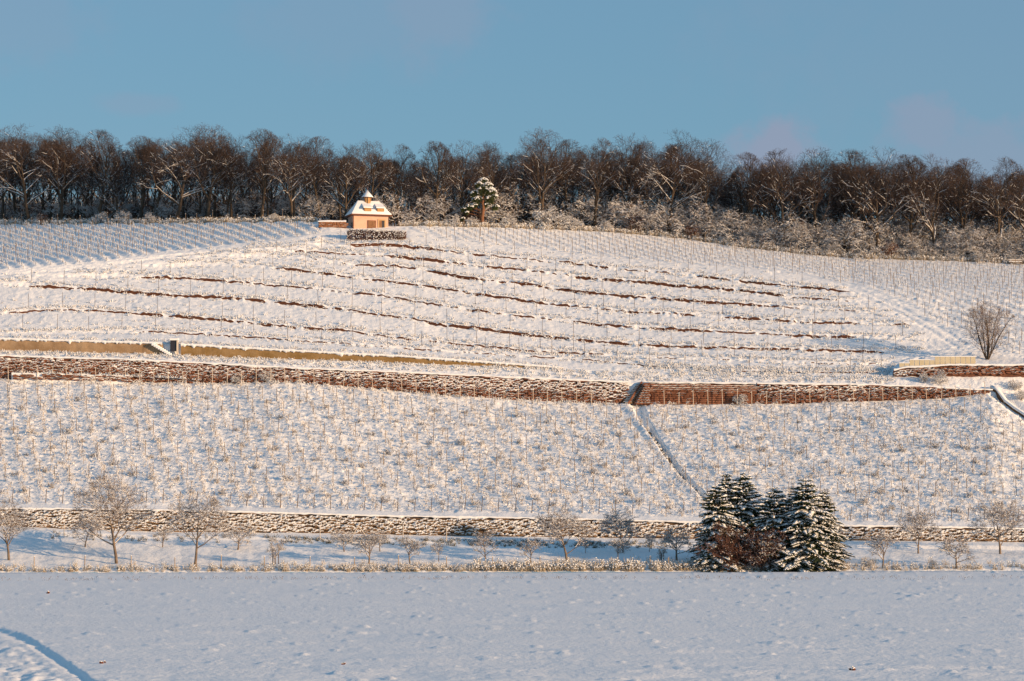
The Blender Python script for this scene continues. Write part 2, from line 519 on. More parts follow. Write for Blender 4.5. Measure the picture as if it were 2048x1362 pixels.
prevp, prevY = tt, 356.3 * one
for name, fn in (('T8', T8), ('T7', T7), ('T6', T6), ('T5', T5), ('T4', T4), ('T3', T3), ('T2', T2), ('T1', T1)):
    q = np.minimum(fn(px), prevp - 1.5)
    sd = int(name[1]) * 31
    jag = fbm(px / 9.0, px * 0 + sd, sd, 3) * 2.4
    hs = BANK[name] * .95
    hb = BANK[name] * np.clip(1.08 + 1.3 * fbm(px / 30.0, px * 0 + sd, sd + 3, 3) + 1.0 * fbm(px / 7.0, px * 0, sd + 9, 2), 0.0, 1.5)
    hb = np.minimum(hb, 8.5) * .76
    gap = prevp - q
    hs = np.minimum(hs, gap * .45); hb = np.minimum(hb, gap * 0.55)
    Yq = np.maximum(357.2 + (S_TT - smooth(fn)) * .205 + .1 * (9 - int(name[1])), prevY + .5)
    nrow = {'T8': 10, 'T7': 22, 'T6': 26, 'T5': 16, 'T4': 14, 'T3': 13, 'T2': 13, 'T1': 12}[name]
    qlo = np.minimum(q + hs * .5 + .8, prevp - .3)
    # gentle bench, steeper towards the bank above it
    for i in range(nrow):
        t = i / nrow
        add_row(prevp + (qlo - prevp) * t, prevY + (Yq - .28 - prevY) * t ** 1.2, 0, 6)
    so_ = sstep(.8, 2.0, hb)
    ql = np.minimum(q + hb * .5 + jag * pj * (gap > 6), prevp - .3)
    add_row(ql, Yq, 0, 6)
    add_row(ql - .3 - hb * .08, Yq + .03, so_, 6)
    add_row(ql - .4 - hb * .5, Yq + .05, so_, 6)
    add_row(ql - .5 - hb * .92, Yq + .07, so_ * .95, 6)
    tp = ql - .9 - hb
    add_row(tp, Yq + .12, 0, 6)
    prevp = np.minimum(q - hs * .5 - 1.6, tp - .1 * (hb > 99) - 0) if False else q - hs * .5 - 1.8
    prevY = Yq + .38
q = np.minimum(K_b(px), prevp - 2)
Yq = np.maximum(358.2 + (S_TT - smooth(K_b)) * .21, prevY + .15)
strip(prevp, prevY, q, Yq, 10, 6)
prevp, prevY = q, Yq
r_ = K_r(px)
Yr = Yq + (smooth(K_b) - smooth(K_r)) * .30 + 36 * np.clip((660 - px) / 660, 0, 1.45) ** 1.15 + 9 * sstep(850, 1500, px)
nr = 70
for i in range(nr):
    t = i / nr
    add_row(prevp + (r_ - prevp) * t, prevY + (Yr - prevY) * t, 0, 7)
add_row(r_, Yr, 0, 7)
pr = P(px, r_, Yr)
for dy, dz in ((1.5, .08), (4, .3), (8, .75), (14, 1.5), (22, 2.6), (32, 3.9), (45, 5.6), (60, 7.4), (85, 9.8), (120, 11.0), (200, 6), (600, -20), (3000, -60), (9000, -100)):
    Yn = Yr + dy
    rows_X.append(pr[:, 0] * Yn / Yr); rows_Y.append(Yn); rows_Z.append(pr[:, 2] + dz + .25 * fbm(pr[:, 0] / 7, Yn / 7, 5))
    rows_soil.append(0 * one); rows_reg.append(np.full(NC, 8))
RX, RY, RZ = np.array(rows_X), np.array(rows_Y), np.array(rows_Z)
RS, RG = np.array(rows_soil), np.array(rows_reg)
PXG = np.broadcast_to(px, RX.shape)
PYG = proj(RX, RY, RZ)[1]


def dist_poly(X, Y, pts):
    """distance in image pixels from a photo polyline, and which side"""
    best = np.full(X.shape, 1e9); side = np.zeros(X.shape)
    for (ax, ay), (bx_, by_) in zip(pts[:-1], pts[1:]):
        dx, dy = bx_ - ax, by_ - ay
        t = np.clip(((X - ax) * dx + (Y - ay) * dy) / (dx * dx + dy * dy), 0, 1)
        qx, qy = X - (ax + t * dx), Y - (ay + t * dy)
        d = np.hypot(qx, qy)
        u = d < best
        best = np.where(u, d, best); side = np.where(u, np.sign(dx * qy - dy * qx), side)
    return best, side


NTOP = RX.shape[0] - 14
_PM = {}
def ground(qx, qy):
    """world point of the terrain seen at photo pixel (base of a thing)"""
    c = int(np.clip(np.searchsorted(px, qx) - 1, 0, NC - 2))
    w = float(np.clip((qx - px[c]) / (px[c + 1] - px[c]), 0, 1))
    if c not in _PM:
        m = np.minimum.accumulate(PYG[:NTOP, c])
        _PM[c] = -m
    m = _PM[c]
    Yv = np.interp(-qy, m, RY[:NTOP, c])
    Z = np.interp(Yv, RY[:NTOP, c], RZ[:NTOP, c])
    Z2 = np.interp(Yv, RY[:NTOP, c + 1], RZ[:NTOP, c + 1])
    Z = Z * (1 - w) + Z2 * w
    X = (qx - CX) / FPX * (Yv * CT + (Z - CAMZ) * ST)
    return np.array([X, Yv, Z])


DX0 = -.235
GULLY = [(1272, 806), (1290, 845), (1318, 885), (1345, 925), (1372, 955), (1400, 985), (1430, 1015), (1450, 1040)]
RILL = [(1988, 780), (2020, 805), (2060, 832), (2120, 870)]
PATHL = [(-300, 566), (0, 551), (180, 537), (320, 517), (460, 500), (560, 488), (625, 478)]
TRACK1 = [(1545, 547), (1640, 566), (1700, 582), (1790, 620), (1860, 660), (1915, 692)]
TRACK2 = [(1560, 543), (1655, 560), (1725, 582), (1815, 622), (1880, 656), (1930, 684)]
inb = ((PXG > -320) & (PXG < 2370)).astype(float)
calm = sstep(0, 1, inb)
DZ = np.zeros(RX.shape)
LA, LB = ground(137, 455), ground(306, 511)
RA, RB = ground(1600, 560), ground(1890, 684)
KL = poly([(-300, 556), (0, 541), (180, 527), (320, 507), (460, 491), (560, 479), (640, 468)])
KR = poly([(815, 461), (900, 480), (1100, 503), (1380, 533), (1545, 541), (1640, 556), (1715, 574), (1800, 606), (1880, 648), (1940, 676), (1960, 700), (2048, 712), (2300, 740)])


def row_phase(X, Y, dirv, spacing):
    dn = np.array([dirv[0], dirv[1]]) / np.hypot(*dirv[:2])
    return (X * -dn[1] + (Y - 395.0) * dn[0]) / spacing


g7 = ((RG == 7) | (RG == 6)).astype(float) * ((PXG > -320) & (PXG < 2370))
wl_ = g7 * sstep(0, 6, KL(PXG) - PYG) * (PXG < 640)
DZ += wl_ * .115 * np.cos(2 * np.pi * row_phase(RX, RY, LB - LA, 1.95))
wr_ = g7 * sstep(0, 6, KR(PXG) - PYG) * (PXG > 815)
DZ += wr_ * .035 * np.cos(2 * np.pi * row_phase(RX, RY, RB - RA, 1.9))
DZ += (RG == 4) * .03 * np.cos(2 * np.pi * (RX + 118 - DX0 * (RY - 308.4)) / 1.82) * ((PXG > -320) & (PXG < 2370))
x, y = RX, RY
veg4 = (RG == 4).astype(float)
DZ += veg4 * inb * (.05 * fbm(x / 1.3, y / 1.3, 1) + .10 * fbm(x / .45, y / .45, 2, 2) + .22 * fbm(x / 5, y / 5, 3))
g6 = (RG == 6).astype(float)
DZ += g6 * inb * (1 - RS) * (.05 * fbm(x / .9, y / .9, 11) + .07 * fbm(x / .5, y / .5, 12, 2))
DZ += (RG == 5) * inb * (.12 * fbm(x / 1.1, y / .7, 13) + .08 * fbm(x / .4, y / .4, 14, 2))
DZ += (RG == 7) * inb * (.07 * fbm(x / 1.5, y / 1.5, 15) + .05 * fbm(x / .5, y / .5, 16, 2))
DZ += (RG == 2) * inb * (.10 * fbm(x / 3.0, y / 3.0, 21) + .04 * fbm(x / .6, y / .6, 22, 2))
DZ += (RG == 1) * inb * .12 * np.abs(fbm(x / .8, y / .8, 24))
DZ += (RG == 3) * inb * .06 * fbm(x / 1.0, y / 1.0, 25)
d, s_ = dist_poly(PXG, PYG, GULLY)
wg = np.interp(PYG, [800, 860, 980, 1040], [15, 8, 6.5, 5.5])
DZ -= veg4 * 0.7 * (1 - sstep(.45, 1.0, d / wg)) * sstep(800, 830, PYG)
DZ += veg4 * 0.2 * (s_ > 0) * sstep(.8, 1.15, d / wg) * (1 - sstep(1.3, 3.0, d / wg))
d, s_ = dist_poly(PXG, PYG, RILL)
DZ -= veg4 * .6 * (1 - sstep(4, 16, d))
d, s_ = dist_poly(PXG, PYG, PATHL)
DZ -= ((RG == 7) | (RG == 6)) * inb * (.12 * (1 - sstep(1, 7, d)) - .38 * (s_ > 0) * sstep(1.5, 7, d) * (1 - sstep(9, 26, d)))
for tr in (TRACK1, TRACK2):
    d, s_ = dist_poly(PXG, PYG, tr)
    DZ -= ((RG == 7) | (RG == 6)) * .09 * (1 - sstep(1, 4.5, d)) * inb
# hollow behind the cream panel wall and the shaded dip left of it
hole = np.exp(-(((PXG - 1850) / 70) ** 2 + ((PYG - 690) / 16) ** 2))
DZ -= (RG == 6) * .35 * hole
RZ = RZ + DZ
ROUGH = np.select([RG == 4, RG == 6, RG == 5, RG == 7, RG == 2, RG == 1], [.11, .07, .09, .05, .06, .1], .05) * (inb * .999 + .001)


def grid_mesh(name, X, Y, Z, mats, attrs):
    nr_, nc_ = X.shape
    V = np.stack([X, Y, Z], -1).reshape(-1, 3)
    i = np.arange(nr_ - 1)[:, None] * nc_ + np.arange(nc_ - 1)[None]
    Fq = np.stack([i, i + 1, i + nc_ + 1, i + nc_], -1).reshape(-1, 4)
    g = Geo(); g.add(V, Fq, 0, True)
    o = g.build(name, mats)
    for k, a in attrs.items():
        at_ = o.data.attributes.new(k, 'FLOAT', 'POINT')
        at_.data.foreach_set('value', a.astype(np.float32).ravel())
    return o


hill = grid_mesh('hillside', RX, RY, RZ, [SNOWG], {'soil': RS, 'rough': ROUGH})
tag(hill, 'snow covered terraced hillside with bare red banks', kind='structure')
PYG2 = proj(RX, RY, RZ)[1]


def gz(X, Y):
    """terrain height at world X, Y"""
    X = np.atleast_1d(np.asarray(X, float)); Y = np.atleast_1d(np.asarray(Y, float))
    z = np.full(X.shape, 20.0)
    out = np.zeros(X.shape)
    for it in range(3):
        p = proj(X, Y, z)[0]
        c = np.clip(np.searchsorted(px, p) - 1, 0, NC - 2)
        w = np.clip((p - px[c]) / (px[c + 1] - px[c]), 0, 1)
        for k in range(len(X)):
            a = np.interp(Y[k], RY[:, c[k]], RZ[:, c[k]])
            b_ = np.interp(Y[k], RY[:, c[k] + 1], RZ[:, c[k] + 1])
            out[k] = a * (1 - w[k]) + b_ * w[k]
        z = out.copy()
    return out


CREST_Y = poly(list(zip(px[20:-20:10], Yr[20:-20:10])))


def behind(qx, dy):
    """a spot dy metres behind the crest"""
    Yv = float(CREST_Y(qx)) + dy
    X = (qx - CX) / FPX * (Yv * CT + 42 * ST)
    return np.array([X, Yv, gz(X, Yv)[0]])


# ------------------------------------------------------------------ field in front
fy = [-2000, -600, -200, 0, 30, 50, 65, 78, 88]
pyr = np.arange(1376, 1146, -1.25)
fyy = FPX * CAMZ / ((pyr - 1025) * 1.0) * 1.0
fyy = fyy[(fyy > 92) & (fyy < 284.6)]
fy = np.array(fy + list(fyy) + [284.9, 286.0])
FY = np.broadcast_to(fy[:, None], (len(fy), NC)).copy()
FX = (px[None] - CX) / FPX * np.maximum(FY, 90)
zf0 = P(px, K_edge(px), Y0)[:, 2][None]
FZ = zf0 * sstep(200, 285, FY)
inf = (((px > -330) & (px < 2380))[None] * (FY > 60)).astype(float)
lump = fbm(FX / 1.1, FY / 1.5, 41, 3)
FZ = FZ + inf * (.03 * fbm(FX / 7, FY / 9, 40, 2) + .012 * lump + .010 * fbm(FX / .5, FY / .8, 43, 2) + .24 * np.clip(fbm(FX / 1.1, FY / .8, 44, 2) - .48, 0, 1) + .06 * fbm(FX / 4.5, FY / .9, 45, 3) + .07 * fbm(FX / 14, FY / 5, 47, 2))
FZ = FZ + inf * .10 * np.clip(fbm(FX / 3.0, (FY - 262) / 1.5, 46, 2), 0, 1) * np.exp(-((FY - 259) / 2.2) ** 2)
FPXs, FPYs = proj(FX, FY, FZ)
DT = [(-330, 1190), (-60, 1243), (0, 1252), (60, 1272), (110, 1305), (160, 1338), (195, 1362), (260, 1400)]
d, s_ = dist_poly(FPXs, FPYs, DT)
d = np.maximum(d + 3.0 * fbm(FX / .5, FY / 1.5, 61, 3) * (d > .5), 0)
low = (s_ > 0) * inf * (FPXs < 330)
FZ = FZ - low * (.125 * sstep(0, 7, d) - .07 * sstep(6, 20, d)) + low * sstep(12, 40, d) * .09 * fbm(FX / .45, FY / 1.3, 48, 2)
# foreground drift near the frame's lower edge
FZ = FZ + inf * .06 * fbm(FX / 1.4, FY / 1.2, 49, 3) * np.exp(-((FY - 105) / 9) ** 2)
FZ[-1] = FZ[-2] - .5
FZ[:9] -= 0.0
field = grid_mesh('snow_field', FX, FY, FZ, [SNOWG], {'soil': FX * 0, 'rough': FX * 0 + .055})
tag(field, 'flat snow covered field in the foreground', kind='structure')


def fz(X, Y):
    i = int(np.argmin(abs(fy - Y))); return float(np.interp(X, FX[i], FZ[i]))


# ------------------------------------------------------------------ trees
def norm(v):
    return v / max(np.linalg.norm(v), 1e-9)


def grow(seed, H, W, trunk=.45, limbs=7, kids=(6, 5, 4), wig=.16, up=.05, r0=.28, limb_ang=(35, 75), env=.42, lowlimb=.35, multi=1, l1=.55, ratio=.55, leak=0.0):
    """Branch skeleton of a bare tree: arrays of segments with their level."""
    R = np.random.default_rng(seed)
    segs = []
    cz = H * (1 - env)

    def inside(p):
        return (p[0] / (W / 2)) ** 2 + (p[1] / (W / 2)) ** 2 + ((p[2] - cz) / (H * env)) ** 2 <= 1.0

    def branch(p, dr, L, r, lev):
        n = (6, 5, 4, 3, 2)[min(lev, 4)]
        pts = []
        for i in range(n):
            dr = norm(dr + R.normal(0, wig * (.45 if lev == 0 and multi == 1 else 1), 3) + np.array([0, 0, up * (1 if lev else .2)]))
            q_ = p + dr * L / n
            if lev > 0 and not inside(q_) and q_[2] > cz - H * env * .6 and (leak == 0 or R.random() > leak * (.3 if lev < 2 else 1)):
                if i > 0 or lev > 1:
                    break
                q_ = p + dr * L / n * .5
            ra = r * (1 - .75 * i / n); rb = r * (1 - .75 * (i + 1) / n)
            segs.append((p, q_, ra, rb, lev)); pts.append((p, q_, dr, ra)); p = q_
        if lev > len(kids) - 1 + 1 or not pts:
            return
        nk = limbs if lev == 0 else kids[lev - 1] if lev - 1 < len(kids) else 0
        for k in range(nk):
            t = (lowlimb + (1 - lowlimb) * (k + R.random() * .8) / nk) if lev == 0 else .25 + .75 * (k + R.random()) / nk
            j = min(int(t * len(pts)), len(pts) - 1)
            a, b_, dd, rr = pts[j]
            pos = a + (b_ - a) * R.random()
            az = k * 2.4 + R.random() * 1.2
            _, A, B = frames(dd[None])
            perp = A[0] * math.cos(az) + B[0] * math.sin(az)
            if lev == 0:
                ang = math.radians(limb_ang[1] + (limb_ang[0] - limb_ang[1]) * t)
            else:
                ang = math.radians(R.uniform(28, 62))
            nd = norm(dd * math.cos(ang) + perp * math.sin(ang))
            if lev == 0:
                LL = H * l1 * (1.05 - .35 * t) * R.uniform(.8, 1.15)
            else:
                LL = L * ratio * (1.15 - .4 * t) * R.uniform(.75, 1.25)
            branch(pos, nd, LL, max(rr * R.uniform(.45, .65), .011), lev + 1)

    for m_ in range(multi):
        dd = np.array([0, 0, 1.]) if multi == 1 else norm(np.array([math.cos(m_ * 2.4) * .45, math.sin(m_ * 2.4) * .45, 1.]))
        branch(np.array([0, 0, -.3]), dd, H * trunk * (1 if multi == 1 else R.uniform(.8, 1.1)) + .3, r0, 0)
    P0 = np.array([s[0] for s in segs]); P1 = np.array([s[1] for s in segs])
    return P0, P1, np.array([s[2] for s in segs]), np.array([s[3] for s in segs]), np.array([s[4] for s in segs])


def tree_meshes(seed, snow=.6, snowtop=.35, twigr=1.0, mats=(BARK, TWIG), snowr=1.0, lowsnow=True, twigsnow=.25, split=2, **kw):
    """three meshes: trunk with limbs, crown of twigs, snow lying on the branches"""
    P0, P1, R0, R1, LV = grow(seed, **kw)
    R = np.random.default_rng(seed + 100)
    H = kw['H']
    thick = LV < split
    g = Geo(); V, f = tubes(P0[thick], P1[thick], R0[thick] * 1.03, R1[thick], 6); g.add(V, f)
    tr = g.mesh('trunk', [mats[0]])
    th = ~thick
    g = Geo(); V, f = tubes(P0[th], P1[th], np.maximum(R0[th], .010) * twigr, np.maximum(R1[th], .006) * twigr, 3); g.add(V, f, 0, False)
    cr_ = g.mesh('crown', [mats[1]])
    D, A, B = frames(P1 - P0)
    z = (P0[:, 2] + P1[:, 2]) / 2 / H
    prob = snow * (1 - sstep(.35, .9, z) * (1 - snowtop)) * (1 - sstep(.6, .95, np.abs(D[:, 2]))) * np.where(LV >= 3, twigsnow, 1.0)
    sel = (R.random(len(z)) < prob) & (LV > 0)
    off = np.zeros((sel.sum(), 3)); rr = R0[sel]
    off[:, 2] = rr * .55 + .012
    sr = np.maximum(rr * .8, .018) * snowr
    g = Geo()
    sr = sr * np.where(LV[sel] <= 1, 1.35, 1.0)
    if sel.sum():
        V, f = tubes(P0[sel] + off, P1[sel] + off, sr, np.maximum(R1[sel] * .8, .014) * snowr, 3); g.add(V, f, 0, True)
    sn = g.mesh('branch_snow', [SNOWT])
    return tr, cr_, sn


def plant(name, meshes, loc, rz, scale, label, cat, group=None, parts=('trunk', 'crown', 'branch_snow')):
    o = empty(name, loc, rz, scale, label=label, cat=cat, group=group)
    for pn, me in zip(parts, meshes):
        c = link(pn, me, o)
        if pn in ('branch_snow', 'dry_leaves', 'twigs', 'stems'):
            c['kind'] = 'stuff'
    return o


forest = []
for k, (H, W, tk, lm, kids, ang, wig, sn) in enumerate([
        (13.5, 13.0, .55, 10, (7, 6, 5), (32, 72), .19, 1.0),      # broad oak with spreading low limbs
        (13.5, 9.5, .68, 10, (7, 6, 5), (25, 60), .13, .75),
        (13.0, 8.0, .72, 10, (7, 6, 5), (22, 55), .12, .55),
        (13.0, 10.5, .55, 9, (7, 6, 5), (30, 75), .16, .85),
        (12.5, 7.5, .75, 11, (6, 6, 5), (25, 60), .12, .7),
        (12.5, 9.0, .62, 10, (7, 6, 5), (28, 68), .15, .8),
        (13.0, 9.0, .50, 8, (7, 6, 5), (20, 50), .15, .9), (13.0, 7.0, .80, 14, (6, 5, 5), (30, 75), .15, .9)]):
    forest.append(tree_meshes(40 + k, H=H, W=W, trunk=tk, limbs=lm, kids=kids, limb_ang=ang, wig=wig, r0=.27, snow=sn, snowtop=.10, twigr=.92, snowr=1.05,
                              twigsnow=.05, env=.46, lowlimb=.36, split=2, up=.05, l1=.52))
under = []
for k in range(4):
    under.append(tree_meshes(60 + k, H=5.0, W=5.6, trunk=.55, limbs=9, kids=(6, 5, 3), limb_ang=(40, 88), wig=.14, r0=.09, snow=.95, snowtop=.8, twigr=1.2, snowr=1.15,
                             twigsnow=.6, env=.5, lowlimb=.15, mats=(BARK, OTWIG), up=-.01, l1=.55))
shrub = []
for k in range(4):
    shrub.append(tree_meshes(70 + k, H=2.6, W=3.4, trunk=.7, limbs=7, kids=(5, 4), limb_ang=(20, 60), wig=.16, r0=.035, snow=1.0, snowtop=.9, twigr=1.1, snowr=1.5,
                             twigsnow=.8, env=.55, lowlimb=.1, multi=6, mats=(OBARK, OTWIG), split=1, up=.0, l1=.5))
rusty = []
for k in range(2):
    tr_, cr_, sn_ = tree_meshes(80 + k, H=2.6, W=2.8, trunk=.7, limbs=7, kids=(5, 4), limb_ang=(20, 60), wig=.16, r0=.04, snow=.5, snowtop=.5, twigsnow=.3, env=.55,
                                lowlimb=.1, multi=5, mats=(BARK, REDTWIG), split=1, up=.02, l1=.5)
    R = np.random.default_rng(k)
    n = 420
    pc = R.normal(0, 1, (n, 3)); pc /= np.linalg.norm(pc, axis=1, keepdims=True); pc *= R.random((n, 1)) ** .4 * np.array([1.25, 1.25, 1.1]); pc[:, 2] += 1.25
    g = Geo(); V, f = octas(pc, R.normal(0, 1, (n, 3)), .09, .05, .02); g.add(V, f, 0, False)
    rusty.append((tr_, cr_, sn_, g.mesh('dry_leaves', [RUST])))

front = [
    # px, metres behind crest, crown top row, variant, width scale, label
    (-40, 3, 258, 3, 1.0, 'bare oak cut off by the left edge of the view'),
    (58, 2.5, 243, 0, .95, 'tall bare oak whose pale snowy limbs reach out at the far left of the wood'),
    (120, 6, 252, 1, 1.0, 'bare tree between the far left oak and the narrow dark tree'),
    (196, 9, 260, 2, 1.0, 'narrow dark tree left of the dip in the skyline, little snow on it'),
    (280, 12, 272, 4, .9, 'thin open crowned tree in the skyline dip left of the great oak'),
    (352, 2.0, 249, 0, 1.12, 'great spreading oak with long golden snow lined lower limbs, left of the hut'),
    (415, 5, 247, 1, 1.0, 'tall oak standing close behind the right side of the great spreading oak'),
    (462, 9, 266, 3, .85, 'bare tree at the right shoulder of the great oak group'),
    (522, 7, 258, 4, .9, 'slender tree with a thin pointed top midway between great oak and hut'),
    (583, 2.5, 268, 3, 1.0, 'open limbed oak with snowy boughs above the left end of the low stone wall'),
    (640, 8, 274, 2, .95, 'upright bare tree behind the low stone wall left of the hut'),
    (690, 3.5, 286, 5, .85, 'bare tree just left of the hut roof with a reddish crown'),
    (738, 7, 279, 1, .85, 'bare tree rising directly behind the little roof turret of the hut'),
    (795, 10, 288, 5, .8, 'bare tree just right of the hut before the skyline dips'),
    (868, 6, 282, 4, .85, 'slim open tree right of the skyline dip, right of the hut'),
    (925, 5, 280, 3, .85, 'bare tree standing directly left behind the green pine'),
    (985, 8, 280, 5, .85, 'bare tree standing directly right behind the green pine'),
    (1082, 5, 256, 1, .95, 'tall round crowned tree that makes the first peak right of the pine'),
    (1140, 9, 280, 2, .85, 'bare tree in the shoulder right of the first peak beyond the pine'),
    (1190, 5, 275, 5, .9, 'bare tree between the two tall peaks of the skyline'),
    (1262, 7, 266, 3, .85, 'bare tree leaning on the left side of the highest round crown'),
    (1335, 2.5, 257, 0, .85, 'high round crowned oak with snowy lower limbs in the middle right of the wood'),
    (1418, 5, 278, 1, .85, 'bare tree right of the high round crowned oak, left of the low cloud'),
    (1490, 8, 306, 2, .9, 'lower dense brown tree below the left end of the low cloud'),
    (1568, 3, 298, 5, .95, 'reddish brown tree below the low rose cloud'),
    (1636, 6, 294, 1, .9, 'bare tree right of the low rose cloud'),
    (1700, 8, 300, 2, .9, 'brown crowned tree in the even part of the right skyline'),
    (1756, 3, 293, 3, .95, 'taller bare oak with forked snowy limbs below the gap between two clouds'),
    (1815, 7, 309, 4, .9, 'bare tree below the higher rose cloud'),
    (1868, 3, 305, 0, .75, 'oak with a kinked snowy limb near the right end of the wood'),
    (1935, 7, 318, 2, .9, 'bare tree second from the right edge of the wood'),
    (1995, 4, 314, 5, .95, 'dense brown crowned tree above the snowy bench'),
    (2065, 5, 324, 3, 1.0, 'bare tree cut off by the right edge of the view'),
]
for i, (qx, dy, top, v, ws, lab) in enumerate(front):
    p = behind(qx, dy)
    ztop = P(qx, top, p[1])[2]
    Hh = [13.5, 13.5, 13.0, 13.0, 12.5, 12.5][v]
    s = (ztop - p[2]) / Hh * 1.02
    plant('bare_tree', forest[v], p, rng.uniform(0, 6.28), (s * ws * 1.05, s * ws * 1.05, s), lab, 'tree', 'trees along the front of the wood')
sk = poly([(-300, 270), (0, 268), (60, 250), (130, 258), (200, 265), (260, 296), (300, 268), (370, 255), (420, 258), (470, 278), (500, 300), (530, 268), (600, 278), (650, 288), (740, 286), (790, 292), (818, 318), (870, 295), (920, 285), (985, 285), (1022, 308), (1060, 275), (1090, 265), (1120, 285), (1180, 280), (1220, 295), (1260, 272), (1360, 268), (1395, 292), (1470, 312), (1560, 305), (1700, 304), (1750, 300), (1800, 316), (1930, 324), (2048, 330), (2300, 330)])
for qx in np.arange(-220, 2300, 17.5):
    for (dy0, dy1) in ((10, 20), (24, 40)):
        q_ = qx + rng.uniform(-9, 9)
        p = behind(q_, rng.uniform(dy0, dy1))
        v = int(rng.choice([1, 2, 3, 4, 5, 6, 7, 6, 7]))
        Hh = [13.5, 13.5, 13.0, 13.0, 12.5, 12.5, 13.0, 13.0][v]
        ztop = P(q_, float(sk(q_)) + rng.uniform(0, 38), p[1])[2]
        s = min((ztop - p[2]) / Hh, 1.15)
        plant('bare_tree', forest[v], p, rng.uniform(0, 6.28), (s * rng.uniform(.7, 1.0), s * rng.uniform(.7, 1.0), s), 'bare brown tree standing back among the others inside the wood', 'tree', 'trees deeper in the wood')

g = Geo()
pos = np.array([behind(rng.uniform(-260, 2300), 14 + 46 * rng.random() ** .7) for i in range(1500)])
def brush(seed):
    R = np.random.default_rng(seed); gg = Geo(); n = 20
    b0 = R.normal(0, .5, (n, 3)) * [1, 1, 0]; d0 = R.normal(0, .3, (n, 3)); d0[:, 2] = 1
    L = R.uniform(1.2, 4.2, n)[:, None]; m_ = b0 + d0 * L * .55; e_ = m_ + (d0 + R.normal(0, .45, (n, 3))) * L * .5
    V, f = tubes(np.concatenate([b0, m_]), np.concatenate([m_, e_]), .035, .015, 3); gg.add(V, f, 0, False)
    V, f = tubes(m_[:4] + [0, 0, .03], e_[:4] + [0, 0, .03], .03, .02, 3); gg.add(V, f, 1, True)
    return gg
replicate(g, [brush(i) for i in range(6)], pos, rng.uniform(0, 6.28, len(pos)), rng.uniform(.7, 1.3, len(pos)))
tag(g.build('wood_thicket', [TWIG, SNOWT]), 'dark brushwood thicket filling the inside of the wood', 'thicket', kind='stuff')

# smaller snow laden trees and bushes at the foot of the wood
for (qx, dy, h, lab) in [(625, 4, 62, 'low snowy tree behind the low stone wall left of the hut'), (790, 3, 88, 'snow laced small tree against the right wall of the hut'),
                         (838, 5, 80, 'snow laced small tree between the hut and the pine, nearer the hut'), (888, 4, 72, 'snow laced small tree left of the pine'),
                         (1010, 4, 85, 'snowy small tree with low arching branches right of the pine'), (1160, 6, 92, 'snowy small tree behind the pale frosted bush'),
                         (1222, 5, 88, 'snowy small tree left of the rust leaved bush below the highest crown')]:
    p = behind(qx, dy)
    s = h / 5.0 / 14
    plant('snowy_tree', under[qx % 4], p, qx, (s, s, s), lab, 'small tree', 'snow laden trees at the foot of the wood')
for qx in np.concatenate([np.arange(1020, 1260, 80), np.arange(1265, 2140, 27)]):
    for dy in ((2.5, 8, 15) if qx > 1260 else (9,)):
        q_ = qx + rng.uniform(-13, 13)
        p = behind(q_, dy + rng.uniform(-1.5, 2))
        s = rng.uniform(.7, 1.25) * (1.0 + dy * .035)
        plant('snowy_tree', under[int(rng.integers(4))], p, rng.uniform(0, 6.28), (s * 1.1, s * 1.1, s), 'snow laden small tree crowded at the foot of the wood right of the hut', 'small tree', 'snow laden thicket trees at the foot of the wood')
for qx in np.arange(-120, 800, 30):
    q_ = qx + rng.uniform(-16, 16)
    p = behind(q_, rng.uniform(11, 22))
    s = rng.uniform(.7, 1.0)
    plant('snowy_tree', under[int(rng.integers(4))], p, rng.uniform(0, 6.28), (s, s, s), 'shaded snowy sapling inside the left half of the wood', 'small tree', 'shaded saplings inside the left of the wood')
for (qx, dy, s, kind, lab) in [(75, .6, .55, 0, 'low tawny bush at the vineyard edge, far left'), (200, 1, .85, 1, 'tawny snowy bush left of the great oak, leftmost of three'),
                               (245, 1.2, .9, 0, 'tawny snowy bush left of the great oak, middle of three'), (300, .8, .75, 2, 'tawny snowy bush left of the great oak, rightmost of three'),
                               (545, 1, .6, 1, 'low snowy bush by the vineyard left of the stone wall'), (905, .8, .8, 2, 'low pale bush just left of the pine trunk'),
                               (945, .5, .7, 0, 'low pale bush at the foot of the pine'), (1020, .6, .8, 3, 'low pale bush just right of the pine'),
                               (1097, .5, 1.5, 0, 'tall pale frosted bush on the vineyard edge right of the pine'), (1145, .5, 1.05, 1, 'rounded pale bush touching the right side of the tall frosted one'),
                               (1215, 1, .8, 2, 'pale bush between the frosted bushes and the high oak'), (1455, .7, .8, 3, 'low pale bush right of the brown leaved bush'),
                               (1960, .7, 1.0, 1, 'golden snowy bush left of the bench at the far right'), (1905, 1, .8, 2, 'low pale bush left of the golden one near the bench')]:
    p = behind(qx, dy)
    plant('snowy_bush', shrub[kind], p, qx, (s, s, s), lab, 'bush', 'pale bushes along the edge of the wood')
for qx in np.arange(1500, 2120, 30):
    p = behind(qx + rng.uniform(-9, 9), rng.uniform(.3, 2))
    s = rng.uniform(.45, .8)
    plant('snowy_bush', shrub[int(rng.integers(4))], p, rng.uniform(0, 6), (s * 1.2, s * 1.2, s), 'low pale bush in the hedge below the right half of the wood', 'bush', 'low hedge bushes below the right of the wood')
